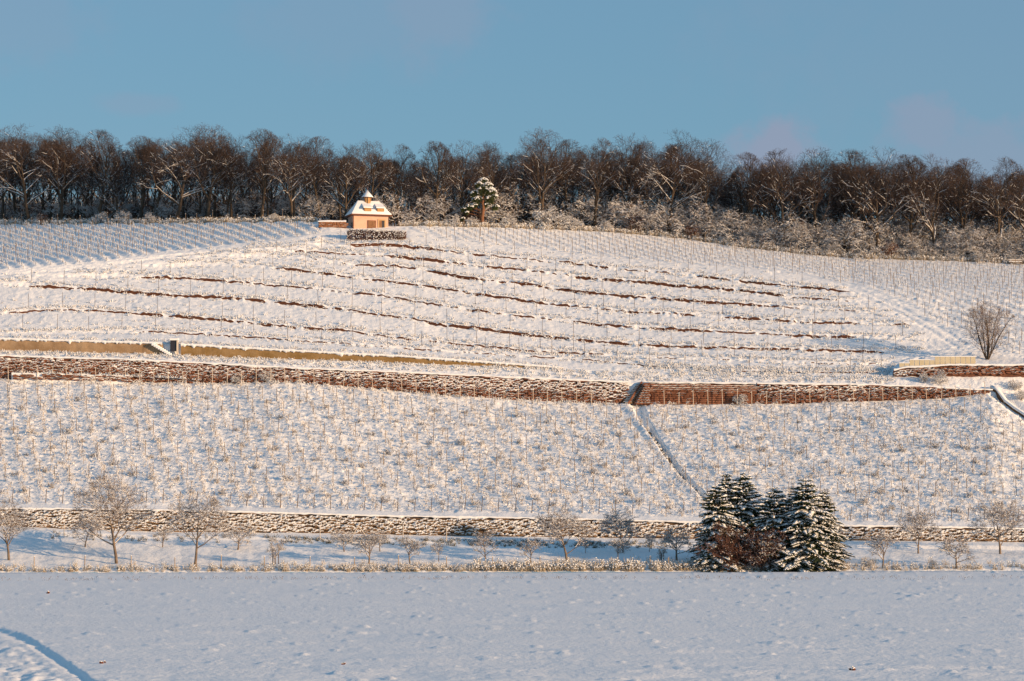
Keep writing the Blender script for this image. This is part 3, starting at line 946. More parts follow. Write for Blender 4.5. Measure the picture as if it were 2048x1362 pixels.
for (qx, dy, s, lab) in [(85, 1, .8, 'rust leaved bush against the oak trunk at the far left'), (1270, 2, 1.3, 'rust leaved bush below the left of the high round oak'),
                         (1385, .6, 1.0, 'brown leaved bush on the vineyard edge below the high round oak'), (1530, 1, .9, 'rust leaved bush clinging to a trunk below the low cloud'),
                         (1780, .8, 1.05, 'rust leaved young tree at the vineyard edge on the right')]:
    p = behind(qx, dy)
    plant('leafy_bush', rusty[qx % 2], p, qx, (s, s, s * 1.05), lab, 'bush', 'rust leaved bushes at the edge of the wood', parts=('trunk', 'crown', 'branch_snow', 'dry_leaves'))

# frosted weeds along the crest: nobody could count them
def tuft(seed, n=10, h=.5, m=(0, 1), w=.02):
    R = np.random.default_rng(seed); g = Geo()
    b0 = R.normal(0, .12, (n, 3)) * [1, 1, 0]
    dr = R.normal(0, .45, (n, 3)); dr[:, 2] = 1
    dr /= np.linalg.norm(dr, axis=1, keepdims=True)
    L = h * R.uniform(.5, 1.1, n)
    V, f = tubes(b0, b0 + dr * L[:, None], w, w * .4, 3); g.add(V, f, m[0], False)
    k = n * 2 // 3
    V, f = octas(b0[:k] + dr[:k] * (L[:k] * R.uniform(.45, 1.05, k))[:, None], R.normal(0, 1, (k, 3)) * [1, 1, .3], .07 * h / .5, .05 * h / .5, .035 * h / .5); g.add(V, f, m[1], True)
    return g


g = Geo()
pos = []
for i in range(2600):
    q_ = rng.uniform(-200, 2250)
    if 640 < q_ < 800:
        continue
    pos.append(behind(q_, rng.uniform(-.3, 3.0)))
pos = np.array(pos)
replicate(g, [tuft(i, 9, .8) for i in range(5)], pos, rng.uniform(0, 6.28, len(pos)), rng.uniform(.5, 1.4, len(pos)))
tag(g.build('frosted_weeds', [TAN, SNOWT]), 'frosted weeds and brambles along the top edge of the vineyards', 'weeds', kind='stuff')

# the pine
p = behind(966, 0.8)
pine = empty('pine_tree', p, 0, 1, label='green pine with snow pads on its crown, right of the hut', cat='pine tree')
R = np.random.default_rng(3)
g = Geo()
tp = np.array([[0, 0, -.3], [-.15, 0, 1.4], [.05, .05, 2.8], [-.05, 0, 4.2], [.12, 0, 5.4], [-.1, 0, 6.6]])
V, f = tubes(tp[:-1], tp[1:], [.34, .30, .24, .18, .11], [.30, .24, .18, .11, .06], 7); g.add(V, f)
clumps = [(-.9, 0, 4.0, 1.0), (.9, .2, 4.1, 1.0), (-1.3, .1, 5.0, .8), (1.2, 0, 5.1, 1.0), (0, 0, 5.4, 1.2), (.6, 0, 6.1, 1.0), (-.5, 0, 6.3, .95), (0, 0, 6.9, .8), (.9, 0, 5.6, .8), (1.6, 0, 4.6, .6),
          (-2.0, 0, 3.0, .75), (-2.9, .1, 2.7, .55), (-1.3, 0, 3.3, .6), (1.8, 0, 3.0, .65), (-3.1, 0, 1.3, .4), (-2.5, 0, 2.2, .4), (.3, .3, 3.4, .6)]
br = np.array([[0, 0, max(c[2] - .7, 1.2)] for c in clumps]); be = np.array([[c[0] * .9, c[1], c[2]] for c in clumps])
mid_ = (br + be) / 2 + R.normal(0, .12, br.shape)
V, f = tubes(np.concatenate([br, mid_]), np.concatenate([mid_, be]), .07, .035, 5); g.add(V, f)
g.build('trunk', [mat('pine_bark', (.20, .09, .05), .9, col2=(.18, .09, .05), vscale=2)], pine)
gn, gs = Geo(), Geo()
for (a, b_, c, r) in clumps:
    n = int(330 * r)
    v = R.normal(0, 1, (n, 3)); v /= np.linalg.norm(v, axis=1, keepdims=True)
    pc = v * (R.random((n, 1)) ** .45) * np.array([r * .8, r * .8, r * .72]) + [a, b_, c]
    V, f = octas(pc, v + R.normal(0, .4, (n, 3)) + [0, 0, .3], .17, .045, .045); gn.add(V, f, 0, False)
    n = int(46 * r)
    v = R.normal(0, 1, (n, 3)); v[:, 2] = abs(v[:, 2]) + .35; v[:, 1] -= .25; v /= np.linalg.norm(v, axis=1, keepdims=True)
    V, f = octas(v * np.array([r * .85, r * .85, r * .74]) + [a + .1, b_, c], R.normal(0, 1, (n, 3)) * [1, 1, .2], .17, .12, .07); gs.add(V, f, 0, True)
gn.build('crown', [PINEN], pine)
gs.build('branch_snow', [SNOWT], pine)

# ------------------------------------------------------------------ the vineyard hut
hp = ground(739, 457)
hp = np.array([P(735, 457, hp[1])[0], hp[1] + 1.9, hp[2]])
zb = P(739, 457.5, hp[1] - 2.2)[2] - .1
hut = empty('vineyard_hut', (hp[0], hp[1], zb), math.radians(18), 1, label='small peach rendered vineyard hut with a snowy hipped roof and roof turret', cat='hut')
HW, HD, HH = 2.6, 1.6, 2.2
g = Geo(); bx(g, -HW, HW, -HD, HD, -1.0, HH); w_ = g.build('wall', [PEACH], hut)
# eaves and roof
ex, ey = HW + .48, HD + .48
def hip(ex, ey, z0, rx, z1, th=.0):
    V = np.array([[-ex, -ey, z0], [ex, -ey, z0], [ex, ey, z0], [-ex, ey, z0], [-rx, 0, z1], [rx, 0, z1]])
    return V, [[0, 1, 5, 4], [2, 3, 4, 5], [1, 2, 5], [3, 0, 4], [3, 2, 1, 0]]
g = Geo(); V, f = hip(ex, ey, HH + .02, 1.5, HH + 2.1); g.add(V, f, 0, False)
bx(g, -ex, ex, -ey, ey, HH - .12, HH + .018)
roof = g.build('roof', [TRIM], hut)
g = Geo(); V, f = hip(ex + .02, ey + .02, HH + .05, 1.6, HH + 2.28)
V = np.concatenate([V, V[:4] - [0, 0, .0]]); g.add(V[:6], f, 0, False)
rs = g.build('roof_snow', [SNOWT], roof)
bev = rs.modifiers.new('soft', 'BEVEL'); bev.width = .10; bev.segments = 3
rs.data.polygons.foreach_set('use_smooth', [True] * len(rs.data.polygons))
for dx in (-.52, 1.42):
    g = Geo()
    yf, yb = -1.62, -.6
    zf, zt = HH + .55, HH + 1.05
    bx(g, dx - .55, dx + .55, yf, yb, HH + .2, zt - .02)
    dm = g.build('dormer', [TRIM], roof)
    # boarded front: seven upright boards
    g = Geo()
    for k in range(7):
        x0 = dx - .48 + k * .137
        bx(g, x0 + .006, x0 + .131, yf - .05, yf - .004, HH + .50, zt - .06)
    tag(g.build('dormer_boards', [BOARD], dm))
    g = Geo()
    V = np.array([[dx - .72, yf - .28, zt - .08], [dx + .72, yf - .28, zt - .08], [dx + .62, -.25, HH + 1.72], [dx - .62, -.25, HH + 1.72],
                  [dx - .72, yf - .28, zt + .08], [dx + .72, yf - .28, zt + .08], [dx + .62, -.25, HH + 1.9], [dx - .62, -.25, HH + 1.9]])
    g.add(V, [[0, 3, 2, 1], [4, 5, 6, 7], [0, 1, 5, 4], [1, 2, 6, 5], [2, 3, 7, 6], [3, 0, 4, 7]], 0, False)
    o = g.build('dormer_snow', [SNOWT], dm)
    bv = o.modifiers.new('soft', 'BEVEL'); bv.width = .05; bv.segments = 2
# roof turret: octagonal boarded drum, pyramid cap
tx = -.12
tur = Geo()
an = np.arange(8) * math.pi / 4 + math.pi / 8 + .25
ring = lambda r, z: np.stack([tx + r * np.cos(an), r * np.sin(an), np.full(8, z)], 1)
for k in range(8):
    pass
V = np.concatenate([ring(.50, HH + 1.4), ring(.50, HH + 2.75)])
tur.add(V, [[k, (k + 1) % 8, (k + 1) % 8 + 8, k + 8] for k in range(8)], 0, False)
tq = tur.build('turret', [BOARD], hut)
g = Geo()
R8 = ring(.515, 0)
for k in range(8):
    g.add(*tubes([R8[k] + [0, 0, HH + 1.4]], [R8[k] + [0, 0, HH + 2.75]], .03, .03, 4), 0, False)
g.build('corner_strip', [TRIM], tq)
g = Geo()
V = np.concatenate([ring(.84, HH + 2.70), [[tx, 0, HH + 3.72]]])
g.add(V, [[k, (k + 1) % 8, 8] for k in range(8)] + [list(range(7, -1, -1))], 0, False)
g.build('turret_eaves', [TRIM], tq)
g = Geo()
V = np.concatenate([ring(.87, HH + 2.74), ring(.86, HH + 2.80), [[tx, 0, HH + 3.86]]])
g.add(V, [[k, (k + 1) % 8, (k + 1) % 8 + 8, k + 8] for k in range(8)] + [[8 + k, 8 + (k + 1) % 8, 16] for k in range(8)], 0, True)
g.build('turret_snow', [SNOWT], tq)
g = Geo(); g.add(*tubes([[tx, 0, HH + 3.7]], [[tx, 0, HH + 4.25]], .05, .02, 6)); g.build('finial', [TRIM], tq)
# window with closed brown shutter boards, front door with stone surround, side window, downpipe
g = Geo()
for (a, b_, c, d_) in ((-.62, -.54, .30, 1.32), (.60, .68, .30, 1.32), (-.62, .68, 1.32, 1.40), (-.62, .68, .24, .30)):
    bx(g, a + .05, b_ + .05, -HD - .06, -HD - .002, c, d_)
wf = g.build('window', [TRIM], hut)
for k in range(2):
    g = Geo()
    for q in range(5):
        x0 = -.485 + k * .59 + q * .113
        bx(g, x0 + .055, x0 + .16, -HD - .04, -HD - .003, .31, 1.31)
    g.build('shutter', [WOOD], wf)
g = Geo()
for (a, b_, c, d_) in ((1.02, 1.20, -.9, 1.42), (2.02, 2.20, -.9, 1.42), (1.02, 2.20, 1.42, 1.60)):
    bx(g, a, b_, -HD - .08, -HD - .002, c, d_)
df = g.build('door_surround', [STONETRIM], hut)
g = Geo(); bx(g, 1.2, 1.62, -HD - .05, -HD - .003, -.9, 1.42); dl = g.build('door', [WOOD], df)
g = Geo(); bx(g, 1.62, 2.02, -HD - .03, -HD - .003, -.9, 1.42); g.build('doorway', [DARK], df)  # solid dark slab, painted as the shade inside the open half
g = Geo(); bx(g, -HW - .05, -HW - .002, -.9, -.2, .2, 1.1); g.build('side_window', [DARK], hut)
g = Geo(); g.add(*tubes([[-HW - .07, -HD - .07, -.8]], [[-HW - .07, -HD - .07, HH - .15]], .06, .06, 8)); g.build('downpipe', [TRIM], hut)
g = Geo()
g.add(*tubes([[-ex, -ey - .05, HH - .06], [-ex - .05, -ey, HH - .06], [ex + .05, -ey, HH - .06]], [[ex, -ey - .05, HH - .06], [-ex - .05, ey, HH - .06], [ex + .05, ey, HH - .06]], .055, .055, 6))
g.build('gutter', [TRIM], hut)

# hedge in front of the hut
hg0 = ground(749, 480)
hedge = empty('clipped_hedge', hg0, 0, 1, label='clipped brown hedge capped with snow in front of the hut', cat='hedge')
R = np.random.default_rng(9)
def hedge_pts(n, surf):
    t = R.random(n)
    qx = 694 + t * 118
    u = R.random(n); v = R.random(n)
    Yl = hg0[1] - .6 + .9 * (t ** 1) + u * 1.6
    X = (qx - CX) / FPX * (Yl + 2)
    base_py = np.interp(qx, [690, 705, 730, 812], [484, 489, 485, 473])
    top_py = np.interp(qx, [690, 700, 812], [464, 458, 461])
    if surf == 'top':
        py_ = top_py + R.uniform(-1.5, 2.5, n)
    elif surf == 'face':
        py_ = top_py + (base_py - top_py) * v ** 1.3; Yl = hg0[1] - .75 + .9 * t - .05 * v
    else:
        py_ = top_py + 1 + (base_py - top_py) * v
    Z = np.array([P(a, b_, hg0[1] - .2)[2] for a, b_ in zip(qx, py_)])
    return np.stack([X, Yl, Z], 1) - hg0
pc = hedge_pts(5200, 'in')
g = Geo(); V, f = octas(pc, R.normal(0, 1, (len(pc), 3)), .13, .05, .03); g.add(V, f, 0, False)
pc = hedge_pts(700, 'in'); V, f = tubes(pc - [0, 0, .3], pc + R.normal(0, .2, pc.shape), .02, .01, 3); g.add(V, f, 0, False)
g.build('foliage', [mat('hedge_leaves', (.17, .085, .06), .95, col2=(.10, .05, .04), vscale=3)], hedge)
pc = np.concatenate([hedge_pts(900, 'top'), hedge_pts(330, 'face')])
g = Geo(); V, f = octas(pc, R.normal(0, 1, (len(pc), 3)) * [1, 1, .3], R.uniform(.05, .14, len(pc)), .07, .045); g.add(V, f)
g.build('hedge_snow', [SNOWT], hedge)

# bench at the far right crest
bp_ = behind(2030, -1.0)
bench = empty('park_bench', bp_, math.radians(-6), 1, label='snow covered bench on the crest at the far right edge', cat='bench')
g = Geo()
for k in range(3):
    bx(g, -.95, .95, -.22 + k * .15, -.10 + k * .15, .42, .46)
g.build('seat', [POSTP], bench)
g = Geo()
for k in range(2):
    bx(g, -.95, .95, .26, .30, .55 + k * .16, .67 + k * .16)
g.build('backrest', [POSTP], bench)
for s in (-.75, .75):
    g = Geo(); bx(g, s - .05, s + .05, -.2, .25, -.3, .42); bx(g, s - .04, s + .04, .3, .36, -.3, .85); g.build('leg', [POSTD], bench)
g = Geo(); bx(g, -.97, .97, -.24, .26, .462, .56); bx(g, -.97, .97, .24, .33, .832, .9)
o = g.build('bench_snow', [SNOWT], bench)

# ------------------------------------------------------------------ stone walls
def stone_mesh(seed, snow, mats):
    R = np.random.default_rng(seed)
    g = Geo()
    cx = np.array([-.5, -.25, .25, .5, .5, .25, -.25, -.5]); cz_ = np.array([-.32, -.5, -.5, -.32, .3, .5, .5, .3])
    cx = cx + R.uniform(-.05, .05, 8); cz_ = cz_ + R.uniform(-.07, .07, 8)
    V = []
    for (yy, sc_) in ((.12, 1.0), (-.10, 1.0), (-.20, .74)):
        V += [[a * sc_ + (R.uniform(-.02, .02) if yy < 0 else 0), yy + (R.uniform(-.03, .03) if yy < -.1 else 0), c * sc_] for a, c in zip(cx, cz_)]
    F_ = []
    for r in range(2):
        F_ += [[r * 8 + k, r * 8 + (k + 1) % 8, r * 8 + 8 + (k + 1) % 8, r * 8 + 8 + k] for k in range(8)]
    F_ = [q[::-1] for q in F_]
    F_.append(list(range(16, 24)))
    g.add(V, F_, 0, False)
    if snow > 0:
        n = 5
        xs = np.linspace(-.6, .58, n)
        S = []
        for j in range(3):
            for i in range(n):
                e_ = 1 - abs(xs[i]) / .6 * .25
                if j == 0: S.append([xs[i], .05, .60 - .9 * xs[i] ** 2 + R.uniform(-.05, .05)])
                if j == 1: S.append([xs[i], -.26 - .05 * e_, .50 - .9 * xs[i] ** 2 + R.uniform(-.1, .1)])
                if j == 2: S.append([xs[i], -.17, .5 - .9 * xs[i] ** 2 - snow * (.8 + R.uniform(-.5, .4)) * (1.1 - abs(xs[i]))])
        Fs = [[j * n + i, (j + 1) * n + i, (j + 1) * n + i + 1, j * n + i + 1] for j in range(2) for i in range(n - 1)]
        g.add(S, Fs, 1, True)
    return g


def stone_wall(name, label, q0, q1, fb, ft, Yw, body, joint, cap=True, course=.30, wl=(.35, .85), snow_lo=.1, snow_hi=.8, flat=False, coping=True, snowpatch=None, seed=0):
    R = np.random.default_rng(seed)
    d_ = Yw + 1
    X0, X1 = (q0 - CX) / FPX * d_, (q1 - CX) / FPX * d_
    pa = P(q0, fb(q0), Yw)
    wall = empty(name, pa, 0, 1, label=label, cat='wall')
    xs = np.arange(X0, X1 + .01, .9)
    def zz(fn, X):
        q_ = X / d_ * FPX + CX
        return np.array([P(a, b_, Yw)[2] for a, b_ in zip(np.atleast_1d(q_), np.atleast_1d(fn(q_)))])
    zb_, zt_ = zz(fb, xs), zz(ft, xs)
    zt_ = np.maximum(zt_, zb_ + .05)
    # core of the wall
    n = len(xs)
    V = []
    for a, b_, c in zip(xs, zb_, zt_):
        V += [[a, Yw - .16, b_ - .6], [a, Yw - .02, c], [a, Yw + .6, c], [a, Yw + .6, b_ - .6]]
    V = np.array(V) - pa
    F_ = [[4 * i + k, 4 * i + 4 + k, 4 * i + 4 + (k + 1) % 4, 4 * i + (k + 1) % 4] for i in range(n - 1) for k in range(4)]
    F_ += [[0, 1, 2, 3], [4 * n - 1, 4 * n - 2, 4 * n - 3, 4 * n - 4]]
    g = Geo(); g.add(V, F_, 0, False); g.build('wall_core', [joint], wall)
    bases = []
    for k in range(14):
        sl = snow_lo + (snow_hi - snow_lo) * k / 13
        bases.append(stone_mesh(seed * 50 + k, 0 if (flat and k < 3) or (k < 1) else sl, None))
    bmesh_ = [b_.mesh('stone', [body, SNOWT]) for b_ in bases]
    stones = []
    zbf = lambda X: np.interp(X, xs, zb_)
    ztf = lambda X: np.interp(X, xs, zt_)
    hmax = (zt_ - zb_).max()
    nj = int(hmax / course) + 2
    for j in range(nj):
        X = X0 + R.uniform(0, .4)
        while X < X1 - .2:
            w = R.uniform(*wl)
            cX = X + w / 2
            z = zbf(cX) + (j + .45) * course + (R.uniform(-.02, .02) if flat else R.uniform(-.13, .13))
            if z < ztf(cX) - course * .55:
                fr = (z - zbf(cX)) / max(ztf(cX) - zbf(cX), .3)
                q_ = cX / d_ * FPX + CX
                sn_ = snowpatch(q_, fr) if snowpatch else .6
                k = int(np.clip(round(sn_ * 13 + R.normal(0, 2.2)), 0, 13))
                yy = Yw - .06 - .10 * (1 - fr) + (R.uniform(-.03, .02) if flat else R.uniform(-.12, .06))
                stones.append((cX, yy, z, w * 1.02, course * (1.0 if flat else R.uniform(.75, 1.45)), k, -5 < q_ < 2053))
            X += w
    order = sorted(range(len(stones)), key=lambda i: -(stones[i][3] * stones[i][4]) - (10 if stones[i][6] else 0))
    single = set(order[:300])
    rest = Geo()
    for i, (cX, yy, z, w, h, k, _) in enumerate(stones):
        if i in single:
            so_ = link('stone', bmesh_[k], wall, (cX - pa[0], yy - pa[1], z - pa[2]), 0, (w, 1, h))
            so_.rotation_euler = (0, 0 if flat else R.uniform(-.26, .26), 0)
        else:
            Vb = np.concatenate(bases[k].v) * [w, 1, h] + [cX - pa[0], yy - pa[1], z - pa[2]]
            o_ = rest.n
            rest.v.append(Vb); rest.n += len(Vb)
            for f_, m_, q_ in bases[k].f:
                rest.f.append((f_ + o_, m_, q_))
    if rest.v:
        tag(rest.build('stones', [body, SNOWT], wall), kind='stuff')
    # coping slabs showing as brown bars under the snow cap
    if coping:
        slab = Geo(); bx(slab, -.5, .5, -.3, .25, -.09, .06); sm = slab.mesh('coping_slab', [body])
        X = X0
        cnt = 0
        while X < X1 - .8:
            w = R.uniform(.8, 1.8)
            cX = X + w / 2
            if R.random() < coping:
                sl = math.atan2(float(ztf(cX + .5) - ztf(cX - .5)), 1.0)
                o = link('coping_slab', sm, wall, (cX - pa[0], Yw - pa[1] + .0, float(ztf(cX)) - pa[2] - .04), 0, (w * .985, 1, 1))
                o.rotation_euler = (0, -sl, 0)
            X += w
    # snow cap
    X = np.arange(X0, X1 + .01, .18)
    zt2 = ztf(X)
    nn = len(X)
    prof = [(-.16, .03), (-.33, .05), (-.36, .14), (-.18, .24), (.2, .27), (.75, .2)]
    V = []
    for i in range(nn):
        lo = .5 + .9 * fbm(X[i] / .8, 0, seed + 5)
        for k, (a, c) in enumerate(prof):
            cc = c * (.75 + .5 * abs(fbm(X[i] / .7, k * .3, seed + 7)))
            if k < 2: cc = .05 - .13 * max(lo, 0)
            V.append([X[i] - pa[0], Yw + a - pa[1], zt2[i] + cc - pa[2]])
    F_ = [[6 * i + k, 6 * i + k + 1, 6 * i + 6 + k + 1, 6 * i + 6 + k] for i in range(nn - 1) for k in range(5)]
    F_ = [q[::-1] for q in F_]
    if cap:
        g = Geo(); g.add(V, F_, 0, True); g.build('snow_cap', [SNOWT], wall)
    return wall


stone_wall('lower_stone_wall', 'long brown dry stone wall plastered with snow between the orchard and the lower vineyard', -160, 2210, K_base, K_ltop, 306.0, GREYSTONE, MORTARB,
           course=.25, wl=(.26, .62), snow_lo=.3, snow_hi=1.05, coping=.22,
           snowpatch=lambda q, fr: .82 - .35 * (1 - fr) * (.5 + vnoise(q / 60., 1, 4)) - .25 * vnoise(q / 25., fr * 2, 7), seed=1)
ubl = K_ub
stone_wall('upper_stone_wall', 'tall red sandstone retaining wall left of the stone stairway, snow stuck to its upper half', -160, 1258, K_ub, K_ut, 352.0, REDSTONE, MORTAR,
           course=.26, wl=(.28, .58), snow_lo=.0, snow_hi=.8, coping=.55,
           snowpatch=lambda q, fr: .12 + .9 * sstep(.12, .7, fr + .35 * (vnoise(q / 30., 3, 6) - .5)) * (.55 + .45 * sstep(550, 750, q)), seed=2)
stone_wall('squared_stone_wall', 'smooth coursed red sandstone wall right of the stairway with thin lines of snow', 1296, 1512, K_ub, K_ut, 352.0, REDSTONE, REDSTONE,
           course=.235, wl=(.6, 1.15), snow_lo=.0, snow_hi=.42, flat=True, coping=0,
           snowpatch=lambda q, fr: -.1 + .95 * sstep(.35, .9, fr), seed=3)
stone_wall('right_stone_wall', 'rough red sandstone wall with snow patches running to the right end of the lower vineyard', 1513, 1984, K_ub, K_ut, 352.0, REDSTONE, MORTAR,
           course=.26, wl=(.28, .6), snow_lo=.0, snow_hi=.8, coping=.5,
           snowpatch=lambda q, fr: .1 + .6 * sstep(.2, .8, fr) * (1 - sstep(1700, 1800, q) * .5) + .25 * (vnoise(q / 25., fr * 3, 8) - .4), seed=4)
# short red wall strip below the ledge at the left
lf_b = poly([(30, 758), (250, 762), (400, 768)])
lf_t = lambda q: np.interp(q, [30, 250, 400], [745.5, 750, 758]) + 2.2 * fbm(np.asarray(q) / 14.0, 3.0, 77)
stone_wall('ledge_stone_wall', 'short dark red wall under the snowy ledge at the left end of the tall wall', 25, 262, lf_b, lf_t, 351.0, REDSTONE, SNOWT, cap=False,
           course=.24, wl=(.4, .9), snow_lo=0, snow_hi=.7, coping=0, snowpatch=lambda q, fr: .15 + .5 * (vnoise(q / 20., 3, 9) > .62), seed=6)

# stone stairway let into the wall
sx0 = P(1262, 808, 351.6); 
stair = empty('stone_stairway', P(1268, 808, 351.2), 0, 1, label='shaded stone stairway climbing through the gap in the tall red wall', cat='stairway')
sa = np.array(stair.location)
pt_b, pt_t = P(1247, 806, 351.3), P(1278, 765, 352.6)
ns = 13
for k in range(ns):
    a = pt_b + (pt_t - pt_b) * (k / ns); b_ = pt_b + (pt_t - pt_b) * ((k + 1) / ns)
    g = Geo(); bx(g, a[0] - .05 - sa[0], b_[0] + .95 - sa[0], a[1] - sa[1], 352.9 - sa[1], a[2] - .1 - sa[2], b_[2] - sa[2] - .05, 0)
    bx(g, a[0] + .02 - sa[0], b_[0] + .85 - sa[0], a[1] + .02 - sa[1], a[1] + .2 - sa[1], b_[2] - sa[2] - .048, b_[2] - sa[2] + .03, 1)
    g.build('step', [GREYSTONE, SNOWT], stair)
g = Geo()
ca, cb = P(1257, 806, 350.85), P(1284, 764, 352.0)
V = []
for (a, w) in ((ca, 0), (cb, 0)):
    V += [[a[0] - .1, a[1], a[2] + .06], [a[0] + .05, a[1] - .0, a[2] + .06], [a[0] + .05, a[1] + .9, a[2] + .06], [a[0] - .1, a[1] + .9, a[2] + .06],
          [a[0] - .1, a[1], a[2] - .15], [a[0] + .05, a[1], a[2] - .15], [a[0] + .05, a[1] + .9, a[2] - .15], [a[0] - .1, a[1] + .9, a[2] - .15]]
V = np.array(V) - sa
g.add(V, [[0, 1, 9, 8], [1, 2, 10, 9], [3, 0, 8, 11], [4, 12, 13, 5], [0, 8, 12, 4], [1, 5, 13, 9], [2, 6, 14, 10], [3, 11, 15, 7], [0, 4, 5, 1], [8, 9, 13, 12], [2, 3, 11, 10]], 0, False)
g.build('stringer', [REDSTONE], stair)
# triangular masonry cheek right of the stairs
g = Geo()
c0 = [P(1266, 809, 351.2), P(1300, 811, 351.2), P(1300, 766, 351.4), P(1288, 766, 351.4)]
V = np.array(c0 + [q + [0, 1.4, 0] for q in c0]) - sa
g.add(V, [[0, 1, 2, 3], [7, 6, 5, 4], [1, 5, 6, 2], [0, 3, 7, 4], [3, 2, 6, 7]], 0, False)
g.build('cheek_wall', [REDSTONE], stair)
bases_ = [stone_mesh(900 + k, .1 + .05 * k, None).mesh('cheek_stone', [REDSTONE, SNOWT]) for k in range(5)]
for j in range(8):
    zrow = .15 + j * .3
    x0 = np.interp(zrow, [0, 2.7], [P(1268, 809, 351.2)[0], P(1290, 766, 351.2)[0]]); x1 = P(1299, 809, 351.2)[0]
    X = x0 + .15
    while X < x1 - .2:
        w = rng.uniform(.3, .55)
        link('cheek_stone', bases_[int(rng.integers(5))], stair, (X + w / 2 - sa[0], 351.12 - sa[1], P(1280, 809, 351.2)[2] + zrow - sa[2]), 0, (w, 1, .29)); X += w

# plastered upper retaining walls
def slab_wall(name, label, q0, q1, fb, ft, Yw, m, th=.5, cap=True, step=6.0, seed=0):
    qs = np.append(np.arange(q0, q1, step), q1)
    pa = P(q0, fb(q0), Yw)
    wall = empty(name, pa, 0, 1, label=label, cat='wall')
    V = []
    for i_, q_ in enumerate(qs):
        a = P(q_, fb(q_) + 4, Yw - .05); t_ = P(q_, ft(q_) - .3, Yw)
        wv = .04 * fbm(q_ / 15., 1, seed)
        V += [a + [0, wv, 0], t_ + [0, wv, 0], t_ + [0, th, 0], a + [0, th, 0]]
    V = np.array(V) - pa; n = len(qs)
    F_ = [[4 * i + k, 4 * i + 4 + k, 4 * i + 4 + (k + 1) % 4, 4 * i + (k + 1) % 4] for i in range(n - 1) for k in range(4)]
    F_ += [[0, 1, 2, 3], [4 * n - 1, 4 * n - 2, 4 * n - 3, 4 * n - 4]]
    g = Geo(); g.add(V, F_, 0, False); g.build('wall_face', [m], wall)
    if cap:
        qs = np.arange(q0, q1, 1.6); V = []
        for q_ in qs:
            t_ = P(q_, ft(q_) - .3, Yw) - pa
            dr = .06 + .22 * abs(fbm(q_ / 9., 4, seed + 2)) * (1 + (vnoise(q_ / 3., 2, seed) > .6))
            V += [t_ + [0, -.03, -dr], t_ + [0, -.22, -dr * .4], t_ + [0, -.25, .1], t_ + [0, -.02, .2 + .08 * fbm(q_ / 4., 1, seed)], t_ + [0, .7, .2]]
        n = len(qs)
        F_ = [[5 * i + k + 1, 5 * i + k, 5 * i + 5 + k, 5 * i + 5 + k + 1] for i in range(n - 1) for k in range(4)]
        g = Geo(); g.add(V, F_, 0, True); g.build('snow_cap', [SNOWT], wall)
    return wall


slab_wall('concrete_wall', 'stained brown concrete retaining wall at the far left, left of the small snowy stair', -160, 326, K_tb, K_tt, 355.9, PLASTER, seed=3)
slab_wall('concrete_wall', 'long ochre stained concrete retaining wall tapering out right of the small snowy stair', 362, 1126, K_tb, K_tt, 355.9, OCHRE, seed=5)
pb = poly([(1786, 752), (1830, 749), (2200, 748)]); ptp = poly([(1786, 741), (1810, 736), (1900, 731), (2048, 731), (2200, 733)])
stone_wall('terrace_wall', 'orange brown rubble wall below the cream panel wall at the right', 1786, 2190, pb, ptp, 355.6, REDSTONE, MORTAR,
           course=.24, wl=(.3, .7), snow_lo=0, snow_hi=.9, coping=0, snowpatch=lambda q, fr: np.clip(.85 - (q - 1786) / 130, .02, 1) + .15 * vnoise(q / 12., 2, 3), seed=8)
# snowy stair with a small dark doorway
st2 = empty('side_stair', P(345, 708, 355.5), 0, 1, label='small snow buried stair descending between the two concrete walls', cat='stair')
sl_ = np.array(st2.location)
for k in range(9):
    a = P(305 + k * 4.2, 686 + k * 2.5, 355.6)
    g = Geo(); bx(g, a[0] - .12 - sl_[0], a[0] + .34 - sl_[0], -.25, .6, a[2] - .35 - sl_[2], a[2] - sl_[2]); o = g.build('step', [SNOWT], st2)
    bv = o.modifiers.new('soft', 'BEVEL'); bv.width = .08; bv.segments = 2
nic = empty('cellar_doorway', P(347, 708, 355.4), 0, 1, label='small dark doorway with a pale post at the foot of the snowy stair', cat='doorway')
g = Geo(); bx(g, -.42, .38, .02, .5, .35, 1.75); g.build('opening', [DARK], nic)  # solid block in dark colour, the niche's inner shade painted on
g = Geo(); bx(g, .38, .55, -.1, .4, -.2, 1.7); g.build('door_post', [POSTW], nic)
g = Geo(); bx(g, -.5, .62, -.12, .5, 1.72, 1.95); g.build('lintel', [SNOWT], nic)

# cream panel wall, stepped
pn = empty('panel_wall', P(1798, 738, 356.8), 0, 1, label='stepped cream concrete panel wall with snow on top, left of the lone tree', cat='wall')
pl = np.array(pn.location)
qx_ = 1798.0
k = 0
while qx_ < 1948:
    w = 10.2
    tp_ = 727 if qx_ < 1818 else 720.5 if qx_ < 1862 else 714
    bt_ = 739 if qx_ < 1830 else 737 if qx_ < 1862 else 734
    a = P(qx_ + .35, tp_, 357.0); b_ = P(qx_ + w - .35, bt_ + 3, 357.0)
    g = Geo(); bx(g, a[0] - pl[0], b_[0] - pl[0], .0 + .015 * (k % 2), .16, b_[2] - pl[2], a[2] - pl[2]); g.build('panel', [PANEL], pn)
    qx_ += w; k += 1
g = Geo()
for (a0, a1, tp_) in ((1797, 1819, 727), (1818.5, 1860, 720.5), (1859.5, 1952, 714)):
    a = P(a0, tp_, 357.0); b_ = P(a1, tp_, 357.0)
    bx(g, a[0] - pl[0], b_[0] - pl[0], -.06, .35, a[2] - pl[2] + .003, a[2] - pl[2] + .13)
o = g.build('snow_cap', [SNOWT], pn); bv = o.modifiers.new('soft', 'BEVEL'); bv.width = .05; bv.segments = 2

